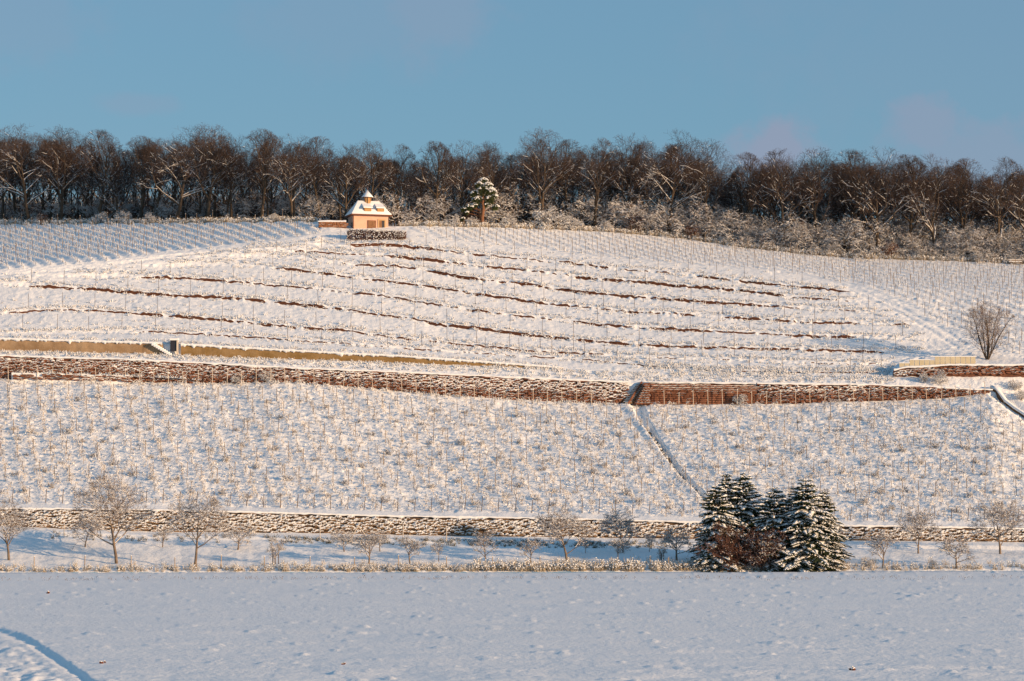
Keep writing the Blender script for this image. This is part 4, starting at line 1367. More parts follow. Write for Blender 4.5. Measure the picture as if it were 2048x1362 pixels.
# low snowy wall running down the right edge
lw = empty('sloping_wall', P(1990, 782, 350.5), 0, 1, label='low snow capped wall running diagonally down the slope at the right edge', cat='wall')
ll = np.array(lw.location)
g, g2 = Geo(), Geo()
rp = [(1984, 776), (1996, 782), (2012, 794), (2030, 808), (2050, 822), (2075, 840), (2110, 864)]
V, V2 = [], []
for (a, b_) in rp:
    gp = ground(a, b_ + 4)
    V += [gp + [-.22, -.1, -.4], gp + [-.22, -.1, .42], gp + [.22, .2, .42], gp + [.22, .2, -.4]]
    V2 += [gp + [-.27, -.15, .36], gp + [-.27, -.17, .52], gp + [.0, .0, .60], gp + [.27, .2, .52], gp + [.27, .2, .36]]
n = len(rp)
g.add(np.array(V) - ll, [[4 * i + k, 4 * i + 4 + k, 4 * i + 4 + (k + 1) % 4, 4 * i + (k + 1) % 4] for i in range(n - 1) for k in range(4)] + [[0, 1, 2, 3]], 0, False)
g.build('wall_body', [MORTARB], lw)
g2.add(np.array(V2) - ll, [[5 * i + k, 5 * i + 5 + k, 5 * i + 6 + k, 5 * i + k + 1] for i in range(n - 1) for k in range(4)] + [[0, 1, 2, 3, 4]], 0, True)
g2.build('snow_cap', [SNOWT], lw)

# ------------------------------------------------------------------ vines, posts
def vine_base(seed, h=1.1, spread=.55, canes=6, snowr=.04, stemr=.03, flat=.7):
    R = np.random.default_rng(seed); g = Geo()
    g.add(*tubes([[0, 0, -.1], [.03, .02, h * .35]], [[.03, .02, h * .35], [0, 0, h * .62]], [stemr, stemr * .8], [stemr * .8, stemr * .6], 4), 0, False)
    a = []; b_ = []; c = []
    for k in range(canes):
        s = np.array([0, 0, h * R.uniform(.4, .65)])
        az = R.uniform(0, 6.28)
        dv = np.array([math.cos(az) * spread, math.sin(az) * spread * flat, 0])
        m_ = s + dv * .55 + [0, 0, h * R.uniform(.05, .4)]
        e_ = s + dv * R.uniform(.9, 1.3) + [0, 0, h * R.uniform(-.35, .15)]
        a += [s, m_]; b_ += [m_, e_]
    a = np.array(a); b_ = np.array(b_)
    V, f = tubes(a, b_, .014, .010, 3); g.add(V, f, 0, False)
    V, f = tubes(a + [0, 0, .02], b_ + [0, 0, .02], snowr, snowr * .7, 3); g.add(V, f, 1, True)
    n = 3
    V, f = octas(R.normal(0, spread * .5, (n, 3)) * [1, flat, .2] + [0, 0, h * .2], R.normal(0, 1, (n, 3)) * [1, 1, .3], R.uniform(.06, .12, n), .06, .05); g.add(V, f, 1, True)
    return g


def post_mesh(h, r, m, lean=0.0, snow=True, arm=False):
    g = Geo()
    g.add(*tubes([[0, 0, -.3]], [[lean * h, 0, h]], r, r * .9, 6), 0, True)
    if arm:
        g.add(*tubes([[-.02, 0, h * .97]], [[-.28, 0, h * .97]], r * .8, r * .7, 5), 0, True)
    if snow:
        V, f = octas([[lean * h, 0, h + .01]], [[0, 0, 1]], .07, r * 1.5, r * 1.5); g.add(V, f, 1, True)
    return g


# lower vineyard lattice: rows run uphill, slanting left
DX = -.235
vines, iposts, bposts, tposts = [], [], [], []
x0s = np.arange(-118, 125, 1.82)
gz_list = []
cand = []
for X0 in x0s:
    for t in np.arange(.8, 42.5, 1.05):
        cand.append((X0 + DX * t + rng.normal(0, .22), 308.4 + t + rng.normal(0, .2), 0, X0))
    for kk, t in enumerate((9.3, 17.2, 25.2, 33.0, 37.5)):
        if rng.random() < .93:
            cand.append((X0 + DX * t + rng.normal(0, .06), 308.4 + t + rng.normal(0, .5) + (X0 * 37 % 2 - 1) * .9, 1, X0))
cand = np.array(cand)
zz_ = gz(cand[:, 0], cand[:, 1])
cpx, cpy = proj(cand[:, 0], cand[:, 1], zz_)
dg, sg = dist_poly(cpx, cpy, GULLY)
wgl = np.interp(cpy, [800, 860, 980, 1040], [15, 8, 6.5, 5.5])
dr_, sr_ = dist_poly(cpx, cpy, RILL)
ok = (cpx > -260) & (cpx < 2290) & (dg > wgl * .75) & ~((cpx > 1950) & (dr_ < 22)) & (cpy > K_ub(cpx) + 4)
sel = ok & (cand[:, 2] == 0)
sel2 = ok & (cand[:, 2] == 1)
keep = rng.random(len(cand)) < .84
posv = np.stack([cand[:, 0], cand[:, 1], zz_ - .03], 1)[sel & keep]
g = Geo()
replicate(g, [vine_base(200 + i, .85, .55, 8, .017, .035, .45) for i in range(8)], posv, math.atan2(1, DX) + rng.normal(0, .8, len(posv)), rng.uniform(.75, 1.2, len(posv)))
tag(g.build('snowy_vines', [VINET, SNOWT]), 'snow laden vines covering the lower vineyard slope', 'vines', kind='stuff')
# snow lumps and grass tufts between the rows
n = 3000
cxp = rng.uniform(-240, 2280, n); cyp = K_ub(cxp) + 6 + rng.random(n) * (K_ltop(cxp) - 16 - K_ub(cxp) - 6)
pts = np.array([ground(a, b_) for a, b_ in zip(cxp, cyp)])
g = Geo()
V, f = octas(pts + [0, 0, .04], rng.normal(0, 1, (n, 3)) * [1, 1, .15], rng.uniform(.08, .20, n), rng.uniform(.06, .13, n), rng.uniform(.05, .10, n)); g.add(V, f, 0, True)
sub = pts[:1500]
replicate(g, [tuft(300 + i, 6, .4, (1, 0), .015) for i in range(4)], sub, rng.uniform(0, 6.28, len(sub)), rng.uniform(.6, 1.2, len(sub)))
tag(g.build('snow_lumps', [SNOWT, TAN]), 'snow lumps and dead grass between the vines', 'snow clumps', kind='stuff')

# posts
def place_posts(name, me, pts, label, group, limit=300, jitter=.03, stuffname=None, stufflabel=None, geo=None, cat='post', scl=(.9, 1.1)):
    pts = list(pts)
    vis = []
    for q_ in pts:
        a, b_ = proj(q_[0], q_[1], q_[2])
        vis.append(-(1000 if -5 < a < 2053 else 0) + q_[1])
    order = np.argsort(vis)
    for i in order[:limit]:
        o = link(name, me, None, pts[i], rng.uniform(-.2, .2), (1, 1, rng.uniform(*scl)))
        o.rotation_euler = (rng.normal(0, jitter), rng.normal(0, jitter), rng.uniform(-.3, .3))
        tag(o, label, cat, group)
    rest = [pts[i] for i in order[limit:]]
    if rest and geo is not None:
        g = Geo(); rest = np.array(rest)
        replicate(g, [geo], rest, rng.uniform(-.3, .3, len(rest)), rng.uniform(.85, 1.1, len(rest)))
        tag(g.build(stuffname, list(me.materials)), stufflabel, 'posts', kind='stuff')


vp = np.stack([cand[:, 0], cand[:, 1], zz_], 1)[sel2]
gp_ = post_mesh(1.7, .038, 0, 0)
place_posts('vine_post', gp_.mesh('vine_post', [POSTB, SNOWT]), vp, 'thin pale stake standing among the vines of the lower vineyard', 'stakes among the lower vines',
            stuffname='vine_stakes', stufflabel='more thin stakes farther up the lower vineyard', geo=gp_)
bp2, tp2 = [], []
for X0 in x0s:
    Xb = X0; Yb = 309.3
    z = gz(Xb, Yb)[0]; a, b_ = proj(Xb, Yb, z)
    if -240 < a < 2270 and not (1385 < a < 1470):
        bp2.append((Xb, Yb, z))
for X0 in np.arange(-118, 125, 1.80):
    Yt = 350.9
    z = gz(X0, Yt)[0]; a, b_ = proj(X0, Yt, z)
    if -240 < a < 1980 and not (1235 < a < 1325):
        tp2.append((X0, Yt, z))
place_posts('end_post', post_mesh(1.5, .042, 0, .09).mesh('end_post', [POSTD, SNOWT]), bp2, 'dark leaning end post just above the lower stone wall', 'end posts above the lower wall')
place_posts('wall_post', post_mesh(1.95, .042, 0, -.02, True, True).mesh('wall_post', [POSTW, SNOWT]), tp2, 'white frosted post in the row along the foot of the tall red wall', 'frosted posts below the red wall')

# bramble mounds with shaded hollows in the lower vineyard
mound = []
for k in range(4):
    mound.append(tree_meshes(120 + k, H=.62, W=1.5, trunk=.7, limbs=6, kids=(4,), limb_ang=(25, 70), wig=.2, r0=.022, snow=.9, snowtop=.9, twigr=1.4, snowr=1.3, twigsnow=.6, env=.6, lowlimb=.1,
                             multi=6, mats=(BARK, OTWIG), split=1, up=.0, l1=.6))
mk = 0
for iy in range(7):
    for ix in range(40):
        a = -60 + ix * 56 + (iy % 2) * 26 + rng.uniform(-13, 13) + iy * 6
        yb0, yt0 = float(K_ltop(a)) - 22, float(K_ub(a)) + 24
        b_ = yb0 + (yt0 - yb0) * (iy + .5) / 7 + rng.uniform(-9, 9)
        dd, ss = dist_poly(np.array([a]), np.array([b_]), GULLY)
        if dd[0] < 28 or a > 2130 or (a > 1960 and b_ < 860) or rng.random() < .22:
            continue
        gp = ground(a, b_)
        s = rng.uniform(.7, 1.25)
        plant('bramble_mound', mound[mk % 4], gp, rng.uniform(0, 6.28), (s, s, s), 'low snowy bramble mound between the vines of the lower vineyard', 'bramble', 'bramble mounds in the lower vineyard',
              parts=('stems', 'twigs', 'branch_snow'))
        mk += 1

# dark stones along the gully
rock = Geo()
rb = []
for k in range(4):
    V = OV.copy(); V = np.concatenate([V, np.array([[.6, .6, .5], [-.6, .6, .5], [-.6, -.6, .5], [.6, -.6, .5]])])
    gg = Geo(); V, f = octas([[0, 0, 0]], [[rng.normal(), rng.normal(), .2]], .28, .2, .17); gg.add(V + rng.normal(0, .02, V.shape), f, 0, False); V, f = octas([[0, .06, .12]], [[1, .2, 0]], .16, .12, .06); gg.add(V, f, 1, True)
    rb.append(gg)
rp_ = []
for i in range(230):
    t = rng.random()
    yy = 850 + t * 170
    xx = np.interp(yy, [q[1] for q in GULLY], [q[0] for q in GULLY]) - np.interp(yy, [850, 1040], [5, 3]) + rng.uniform(-2.5, 2.5)
    rp_.append(ground(xx, yy) + [0, 0, .06])
replicate(rock, rb, np.array(rp_), rng.uniform(0, 6.28, len(rp_)), rng.uniform(1.0, 2.0, len(rp_)))
tag(rock.build('gully_stones', [mat('dark_stone', (.045, .04, .036), .95, col2=(.09, .075, .06), vscale=2), SNOWT]), 'dark stones lining the gully that cuts the lower vineyard', 'stones', kind='stuff')

# terraces: ragged vine stumps and tufts along each bank, thin poles
tv = []
for fn, lo, hi in ((T8, -150, 1790), (T7, -250, 1790), (T6, -100, 1850), (T5, 150, 1850), (T4, 330, 1830), (T3, 360, 1780), (T2, 430, 1720), (T1, 500, 1690)):
    for q_ in np.arange(lo, hi, 2.6):
        tv.append(ground(q_ + rng.uniform(-2, 2), float(fn(q_)) + rng.choice([-8, -7, -6, -5, 3.5]) + rng.normal(0, 1.6)))
    for q_ in np.arange(lo, hi, 12):
        tv.append(ground(q_ + rng.uniform(-4, 4), float(fn(q_)) - rng.uniform(5, 26)))
for i in range(1300):
    q_ = rng.uniform(-200, 1790); a_, b_ = float(K_ut(q_)) - 4, float(K_tb(q_)) + 2
    tv.append(ground(q_, b_ + (a_ - b_) * rng.random() ** 1.5))
for i in range(500):
    q_ = rng.uniform(1290, 1790); tv.append(ground(q_, float(T8(q_)) + rng.normal(0, 5)))
for i in range(420):
    q_ = rng.uniform(-200, 1120); tv.append(ground(q_, float(K_tt(q_)) - rng.uniform(.5, 7)))
for i in range(260):
    q_ = rng.uniform(-100, 1240); tv.append(ground(q_, float(K_ub(q_)) + rng.uniform(1, 5)))
for i in range(90):
    q_ = rng.uniform(20, 400); pq = P(q_, float(np.interp(q_, [30, 250, 400], [745, 750, 758])) + rng.normal(0, 1), 351.3); tv.append(pq - [0, 0, .1])
tv = np.array(tv)
tb_ = []
for i in range(7):
    R = np.random.default_rng(500 + i); gg = Geo()
    n = 4
    b0 = R.normal(0, .16, (n, 3)) * [1, .4, 0]; d0 = R.normal(0, .5, (n, 3)); d0[:, 2] = abs(d0[:, 2]) + .35; d0 /= np.linalg.norm(d0, axis=1, keepdims=True)
    V, f = tubes(b0, b0 + d0 * .34, .028, .012, 3); gg.add(V, f, 0, False)
    V, f = tubes(b0 + [0, -.01, .03], b0 + d0 * .30 + [0, 0, .03], .05, .025, 3); gg.add(V, f, 1, True)
    n = 3
    V, f = octas(R.normal(0, .2, (n, 3)) * [1, .5, .15] + [0, 0, .05], R.normal(0, 1, (n, 3)) * [1, .4, .3], R.uniform(.07, .14, n), .07, .06); gg.add(V, f, 1, True)
    tb_.append(gg)
g = Geo()
replicate(g, tb_, tv, rng.uniform(-.5, .5, len(tv)), rng.uniform(.5, 1.25, len(tv)))
tag(g.build('terrace_tufts', [OTWIG, SNOWT]), 'snowy tufts and vine stumps along the terrace banks', 'tufts', kind='stuff')
tpole = post_mesh(1.9, .030, 0, 0, False).mesh('terrace_pole', [POSTD, SNOWT])
ords = ('lowest', 'second lowest', 'third lowest', 'fourth lowest', 'fourth highest', 'third highest', 'second highest', 'highest')
for i, (fn, lo, hi, st_) in enumerate(((T8, -150, 1780, 66), (T7, -150, 1760, 64), (T6, -100, 1840, 64), (T5, 230, 1830, 61), (T4, 420, 1800, 60), (T3, 470, 1750, 59), (T2, 540, 1700, 59), (T1, 560, 1660, 58))):
    pp = [ground(q_ + rng.uniform(-3, 3), float(fn(q_)) - 7) for q_ in np.arange(lo + i * 17, hi, st_)]
    place_posts('terrace_pole', tpole, pp, 'thin grey pole standing on the ' + ords[i] + ' snowy terrace', 'poles on the ' + ords[i] + ' terrace', jitter=.025)

# upper left vineyard
def upper_vines(region, dirv, spacing, post_every, vstep, wname, plabel, tag_label):
    X = np.arange(-90, 90, spacing)
    vv, ps = [], []
    dn = np.array([dirv[0], dirv[1]]) / np.hypot(*dirv[:2])
    nrm = np.array([-dn[1], dn[0]])
    o0 = np.array([0, 395.0])
    C = []
    for i in np.arange(-140, 140):
        for j, t in enumerate(np.arange(-170, 170, vstep)):
            q_ = o0 + nrm * i * spacing + dn * t
            q_ = q_ + dn * (i * 137 % 11) * .3 + rng.normal(0, .05, 2)
            C.append((q_[0], q_[1], (j + i * 7 % 5) % post_every == 0))
    C = np.array(C)
    m = (C[:, 1] > 358) & (C[:, 1] < 470) & (abs(C[:, 0]) < 95)
    C = C[m]
    z = gz(C[:, 0], C[:, 1])
    a, b_ = proj(C[:, 0], C[:, 1], z)
    m = region(a, b_, C[:, 1])
    pts = np.stack([C[:, 0], C[:, 1], z], 1)[m]
    return pts, C[m][:, 2] > .5


lv, lp = upper_vines(lambda a, b_, Y: (a > -260) & (a < 642) & (b_ < KL(a)) & (Y < CREST_Y(a) - .5), LB - LA, 1.95, 6, 1.15, '', '', '')
rv, rpp = upper_vines(lambda a, b_, Y: (a > 812) & (a < 2280) & (b_ < KR(a)) & (Y < CREST_Y(a) - .5), RB - RA, 1.9, 4, 1.15, '', '', '')
vb2 = [vine_base(240 + i, .72, .5, 5, .026, .035, .12) for i in range(6)]
vb3 = [vine_base(260 + i, 1.0, .42, 5, .019, .03, .3) for i in range(6)]
g = Geo(); replicate(g, vb2, lv[~lp], math.atan2((LB - LA)[1], (LB - LA)[0]) + rng.normal(0, .12, (~lp).sum()), rng.uniform(.75, 1.15, (~lp).sum()))
tag(g.build('left_vines', [OTWIG, SNOWT]), 'rows of snowy vines on the upper left slope below the wood', 'vines', kind='stuff')
g = Geo(); replicate(g, vb3, rv[~rpp], math.atan2((RB - RA)[1], (RB - RA)[0]) + rng.normal(0, .12, (~rpp).sum()), rng.uniform(.7, 1.1, (~rpp).sum()))
tag(g.build('right_vines', [OTWIG, SNOWT]), 'rows of snowy vines on the upper right slope below the wood', 'vines', kind='stuff')
print('vines', len(posv), len(lv), len(rv), 'posts', len(vp), lp.sum(), rpp.sum(), 'mounds', mk)
gpp = post_mesh(1.75, .036, 0, 0)
mpp = gpp.mesh('row_post', [POSTB, SNOWT])
place_posts('row_post', mpp, lv[lp], 'thin post in the vine rows of the upper left vineyard', 'posts in the upper left vineyard', limit=140, stuffname='left_row_stakes', stufflabel='farther thin posts of the upper left vineyard', geo=gpp)
place_posts('row_post', mpp, rv[rpp], 'thin post in the vine rows of the upper right vineyard', 'posts in the upper right vineyard', limit=160, stuffname='right_row_stakes', stufflabel='farther thin posts of the upper right vineyard', geo=gpp)
# low wall left of the hut
lwb = poly([(636, 453), (700, 455)]); lwt = poly([(636, 441), (700, 443)])
def lw_wall():
    pa = behind(637, -3.0); pb_ = P(692, 455, pa[1])
    z0 = P(660, 455, pa[1])[2]
    w = empty('garden_wall', (pa[0], pa[1], z0), 0, 1, label='low stacked stone wall with a thick snow cap joining the left of the hut', cat='wall')
    L = pb_[0] - pa[0]
    ms = [stone_mesh(700 + k, 0 if k < 5 else .12, None).mesh('stone', [BRICKY, SNOWT]) for k in range(7)]
    g = Geo(); bx(g, 0, L, .0, .5, -.6, .82); g.build('wall_core', [MORTAR], w)
    for j in range(4):
        X = .0 + .1 * (j % 2)
        while X < L - .2:
            ww = rng.uniform(.35, .7)
            link('stone', ms[int(rng.integers(7))], w, (X + ww / 2, -.02, .12 + j * .2), 0, (ww, 1, .2)); X += ww
    g = Geo()
    xs = np.arange(-.15, L + .1, .2); V = []
    for q_ in xs:
        hh = .2 + .08 * fbm(q_, 1, 3)
        V += [[q_, -.25, .8], [q_, -.27, .9], [q_, -.1, .85 + hh], [q_, .4, .85 + hh], [q_, .6, .8]]
    n = len(xs)
    g.add(V, [[5 * i + k + 1, 5 * i + k, 5 * i + 5 + k, 5 * i + 6 + k] for i in range(n - 1) for k in range(4)] + [[0, 1, 2, 3, 4]], 0, True)
    g.build('snow_cap', [SNOWT], w)
BRICKY = mat('orange_stone', (.42, .20, .10), .95, col2=(.28, .13, .07), vscale=2.5, bump=.04)
lw_wall()

# ------------------------------------------------------------------ orchard
fruit = []
for k, (H, W, tk, lm, kids, ang, sn) in enumerate([
        (7.5, 6.4, .45, 9, (7, 6, 4), (22, 62), .9), (8.8, 7.4, .66, 13, (7, 6, 4), (28, 70), .9), (7.6, 5.6, .66, 12, (7, 5, 4), (28, 75), .9),
        (5.5, 5.2, .45, 9, (7, 6, 4), (25, 72), .95), (3.6, 3.2, .45, 8, (6, 5, 3), (25, 68), .9), (3.3, 3.2, .42, 8, (6, 5, 3), (30, 75), .95), (5.5, 3.8, .55, 10, (6, 5, 4), (22, 60), .8)]):
    fruit.append(tree_meshes(300 + k + (20 if k == 1 else 0), H=H, W=W, trunk=tk, limbs=lm, kids=kids, limb_ang=ang, wig=.15, r0=.04 + H * .0125, snow=sn, snowtop=.8, twigr=1.0, snowr=1.1, twigsnow=.5,
                             env=.40 if H > 4 else .38, lowlimb=.42 if k != 1 else .32, leak=.4, mats=(OBARK, OTWIG), split=2, l1=.5, up=.03))
FH = [7.5, 8.8, 7.6, 5.5, 3.6, 3.3, 5.5]
orch = [
    (18, 1121, 985, 0, 1.0, 'large forked fruit tree at the left edge of the orchard'),
    (170, 1094, 1020, 3, 1.1, 'bushy fruit tree partly hidden behind the tallest orchard tree on its left side'),
    (233, 1127, 952, 1, 1.0, 'tallest fruit tree of the orchard with a straight trunk, near the left'),
    (325, 1095, 1046, 4, 1.0, 'small round fruit tree between the tallest tree and the tiered one'),
    (390, 1136, 985, 2, 1.0, 'slender fruit tree with tiered wide lower boughs, third tall one from the left'),
    (475, 1100, 1038, 5, 1.15, 'small fruit tree with a crooked trunk left of the staked sapling'),
    (689, 1103, 1050, 5, 1.0, 'small fruit tree under the fallen slanting pole, by the wall'),
    (737, 1128, 1050, 4, 1.0, 'small spreading fruit tree in front of the slanting pole'),
    (760, 1104, 1052, 5, .9, 'small fruit tree with a forked trunk behind the slanting pole'),
    (820, 1127, 1065, 4, 1.0, 'low fruit tree with flat spreading crown near the middle left'),
    (877, 1124, 1076, 4, .75, 'tiny thin fruit tree right of the flat crowned one'),
    (971, 1127, 1054, 6, 1.0, 'narrow upright fruit tree alone in the middle of the orchard'),
    (1060, 1128, 1066, 4, 1.0, 'bushy low fruit tree left of the large middle one'),
    (1134, 1122, 1003, 3, 1.1, 'large spreading fruit tree left of the spruces, reddish crown'),
    (1246, 1104, 1008, 3, .95, 'shaded bushy tree with many upright shoots behind the pale little one'),
    (1237, 1121, 1068, 4, 1.0, 'little sunlit pale fruit tree in front of the shaded bushy one'),
    (1171, 1106, 1068, 4, .7, 'thin shaded sapling just right of the large spreading tree'),
    (1299, 1104, 1058, 4, .6, 'thin shaded sapling standing on the blue snow left of the spruces'),
    (1354, 1121, 1040, 5, 1.1, 'dark forked fruit tree touching the left side of the spruces'),
    (1765, 1136, 1048, 4, .85, 'thin stemmed fruit tree first to the right of the spruces'),
    (1836, 1106, 1003, 3, .85, 'round crowned fruit tree with white trunk in front of the wall, right of the spruces'),
    (1914, 1137, 1058, 5, 1.1, 'low leaning fruit tree with pale trunk, second tree from the right edge'),
    (2001, 1107, 985, 3, 1.0, 'tall round fruit tree at the right edge of the orchard'),
]
for (qx, qy, top, v, ws, lab) in orch:
    p = ground(qx, qy)
    zt = P(qx, top, p[1])[2]
    s = (zt - p[2]) / FH[v] * 1.03
    ws *= 1.22 if v == 1 else 1.18
    plant('fruit_tree', fruit[v], p, rng.uniform(0, 6.28), (s * ws, s * ws, s), lab, 'fruit tree', 'fruit trees of the orchard')
# staked young trees
for (qx, qy, top, lab) in ((550, 1130, 1063, 'young fruit tree held by three dark stakes'), (1323, 1122, 1085, 'small staked sapling beside the spruces')):
    p = ground(qx, qy); s = (P(qx, top, p[1])[2] - p[2]) / 3.3
    plant('fruit_tree', fruit[5], p, 1.0, (s * .8, s * .8, s), lab, 'fruit tree', 'fruit trees of the orchard')
    for k in range(3):
        a = k * 2.1 + .3
        g = Geo(); g.add(*tubes([[0, 0, -.2]], [[0, 0, 1.55 * s]], .045, .045, 6))
        o = g.build('tree_stake', [POSTD]); o.location = (p[0] + .36 * math.cos(a) * s, p[1] + .36 * math.sin(a) * s, p[2])
        tag(o, ('dark stake of the three around the young fruit tree left of centre' if qx == 550 else 'dark stake beside the small sapling next to the spruces'), 'stake', 'stakes holding young fruit trees' if qx == 550 else 'stakes by the spruces')
# lone tree on the upper slope
lone = tree_meshes(400, H=7.6, W=8.2, trunk=.85, limbs=8, kids=(5, 4, 2), limb_ang=(18, 38), wig=.09, r0=.09, snow=.4, snowtop=.7, twigr=.9, twigsnow=.2, env=.62, lowlimb=.12, multi=8,
                   mats=(BARK, mat('lone_twig', (.13, .09, .072), .95, col2=(.18, .13, .10), vscale=1)), split=1, up=.02, l1=.42)
p = ground(1975, 719)
s = (P(1975, 603, p[1])[2] - p[2]) / 7.3
plant('bare_tree', lone, p, .5, (s, s, s), 'lone many stemmed bare tree on the slope at the right beside the cream panel wall', 'tree')
# small bushes
for (qx, qy, s, kind, lab) in ((1868, 1136, .35, 0, 'tiny frosted shrub at the foot of the low leaning fruit tree'), (1735, 1136, .5, 1, 'frosted shrub just right of the spruces'),
                               (1880, 768, .75, 2, 'grey bramble bush above the right end of the tall red wall'), (1850, 764, .55, 3, 'small grey bramble left of the larger one above the right wall'),
                               (2030, 780, .6, 1, 'dark shrub beyond the low sloping wall, upper one'), (2043, 800, .6, 0, 'dark shrub beyond the low sloping wall, lower one'),
                               (1290, 800, .5, 2, 'snowy bush at the foot of the stone stairway'), (476, 748, .55, 3, 'purple grey bramble in front of the red wall at the left'),
                               (535, 754, .65, 0, 'snowy bramble heap in front of the red wall at the left'), (1480, 806, .6, 1, 'snow buried bush at the foot of the coursed wall')):
    p = ground(qx, qy)
    if 470 < qx < 540 or qx == 1480: p = p + np.array([0, -.6, 0]); p[2] = gz(p[0], p[1])[0]
    plant('small_bush', shrub[kind], p, qx, (s, s, s), lab, 'bush')

# posts in the orchard
pf = post_mesh(1.25, .05, 0, 0)
pts = []
for qx in (-110, -20, 68, 169, 262, 350, 442, 529, 620, 709, 797, 893, 985, 1080, 1300, 1337):
    pts.append(ground(qx, 1138))
place_posts('fence_post', pf.mesh('fence_post', [POSTP, SNOWT]), pts, 'frosted fence post in the weedy verge between field and orchard', 'fence posts along the field verge', jitter=.02)
pts = [ground(qx, qy) for qx, qy in ((128, 1075), (640, 1080), (806, 1078), (893, 1080), (1100, 1084))]
for (qq, lab) in zip(pts, ('frosted post before the lower wall between the two leftmost large trees', 'dark footed post in front of the lower wall left of the slanting pole', 'frosted post in front of the lower wall right of the slanting pole',
                           'frosted post in front of the shaded part of the lower wall', 'frosted post in front of the lower wall behind the large spreading tree')):
    o = link('wall_side_post', pf.mesh('wall_side_post', [POSTW, SNOWT]), None, qq, 0, (1, 1, 1.15)); tag(o, lab, 'post', 'posts in front of the lower wall')
# slanting poles (old frame)
fr = empty('slanting_pole_frame', ground(722, 1090), 0, 1, label='snowy pair of poles leaning together like a rafter by the lower wall', cat='pole frame')
for (a, b_) in (((-1.3, 0, .2), (-.3, 0, 2.0)), ((-.3, .05, 2.0), (1.1, 0, .2))):
    g = Geo(); g.add(*tubes([a], [b_], .07, .06, 6)); g.build('pole', [POSTW], fr)

# verge weeds
g = Geo()
pos, scl_ = [], []
for i in range(2100):
    q_ = rng.uniform(-240, 2280)
    dens = .45 if q_ < 560 else 1.0 if q_ < 1430 else .4 if q_ > 1700 else .8
    if rng.random() > dens: continue
    pos.append(ground(q_, float(K_edge(q_)) - abs(rng.normal(0, 6)) - 1)); scl_.append(rng.uniform(.5, 1.25) * (1.35 if 950 < q_ < 1420 else .9))
replicate(g, [tuft(600 + i, 13, .62, (0, 1), .016) for i in range(7)], np.array(pos), rng.uniform(0, 6.28, len(pos)), np.array(scl_))
tag(g.build('verge_weeds', [TAN, SNOWT]), 'frosted dry weeds along the verge between field and orchard', 'weeds', kind='stuff')
g = Geo(); pos = []
for i in range(420):
    q_ = rng.uniform(540, 1330) if i % 3 else rng.uniform(100, 1400)
    pos.append(ground(q_, float(K_base(q_)) + rng.uniform(9, 22)))
replicate(g, [tuft(640 + i, 10, .45, (0, 1), .02) for i in range(4)], np.array(pos), rng.uniform(0, 6.28, len(pos)), rng.uniform(.5, 1.1, len(pos)))
tag(g.build('berm_grass', [GREEN, SNOWT]), 'dark snowy grass on the low bank in front of the lower wall', 'grass', kind='stuff')
g = Geo(); pos = []
for i in range(360):
    q_ = rng.uniform(-100, 2150); yv = rng.uniform(252, 262)
    X = (q_ - CX) / FPX * yv
    pos.append((X, yv, fz(X, yv) - .02))
replicate(g, [tuft(660 + i, 3, .32, (0, 0), .008) for i in range(4)], np.array(pos), rng.uniform(0, 6.28, len(pos)), rng.uniform(.4, 1.3, len(pos)))
tag(g.build('field_stalks', [OTWIG]), 'sparse dead stalks sticking out of the snow at the far side of the field', 'stalks', kind='stuff')
# things lying on the field
def on_field(qx, qy):
    Yv = FPX * CAMZ / (qy - 1025.0)
    for _ in range(3):
        X = (qx - CX) / FPX * Yv
        Yv = FPX * (CAMZ - fz(X, Yv)) / (qy - 1025.0)
    return np.array([(qx - CX) / FPX * Yv, Yv, fz((qx - CX) / FPX * Yv, Yv)])
for (qx, qy, s, lab) in ((99, 1186, .75, 'reddish brown clod on the snow at the left of the field'), (207, 1325, .5, 'dark clod by the shadowed track in the left foreground'),
                         (1700, 1338, .6, 'snow dusted brown clod at the lower right of the field'), (688, 1327, .4, 'tiny dark clod in the near field left of centre')):
    p = on_field(qx, qy)
    g = Geo()
    R = np.random.default_rng(int(qx))
    pc = R.normal(0, .1, (7, 3)) * [1, 1, .4] + [0, 0, .06]
    V, f = octas(pc, R.normal(0, 1, (7, 3)), .13, .09, .08); g.add(V * s, f, 0, False)
    V, f = octas(pc[:4] + [-.04, 0, .1], R.normal(0, 1, (4, 3)) * [1, 1, .2], .12, .1, .05); g.add(V * s, f, 1, True)
    o = g.build('earth_clod', [SOIL, SNOWT]); o.location = p; tag(o, lab, 'clod')

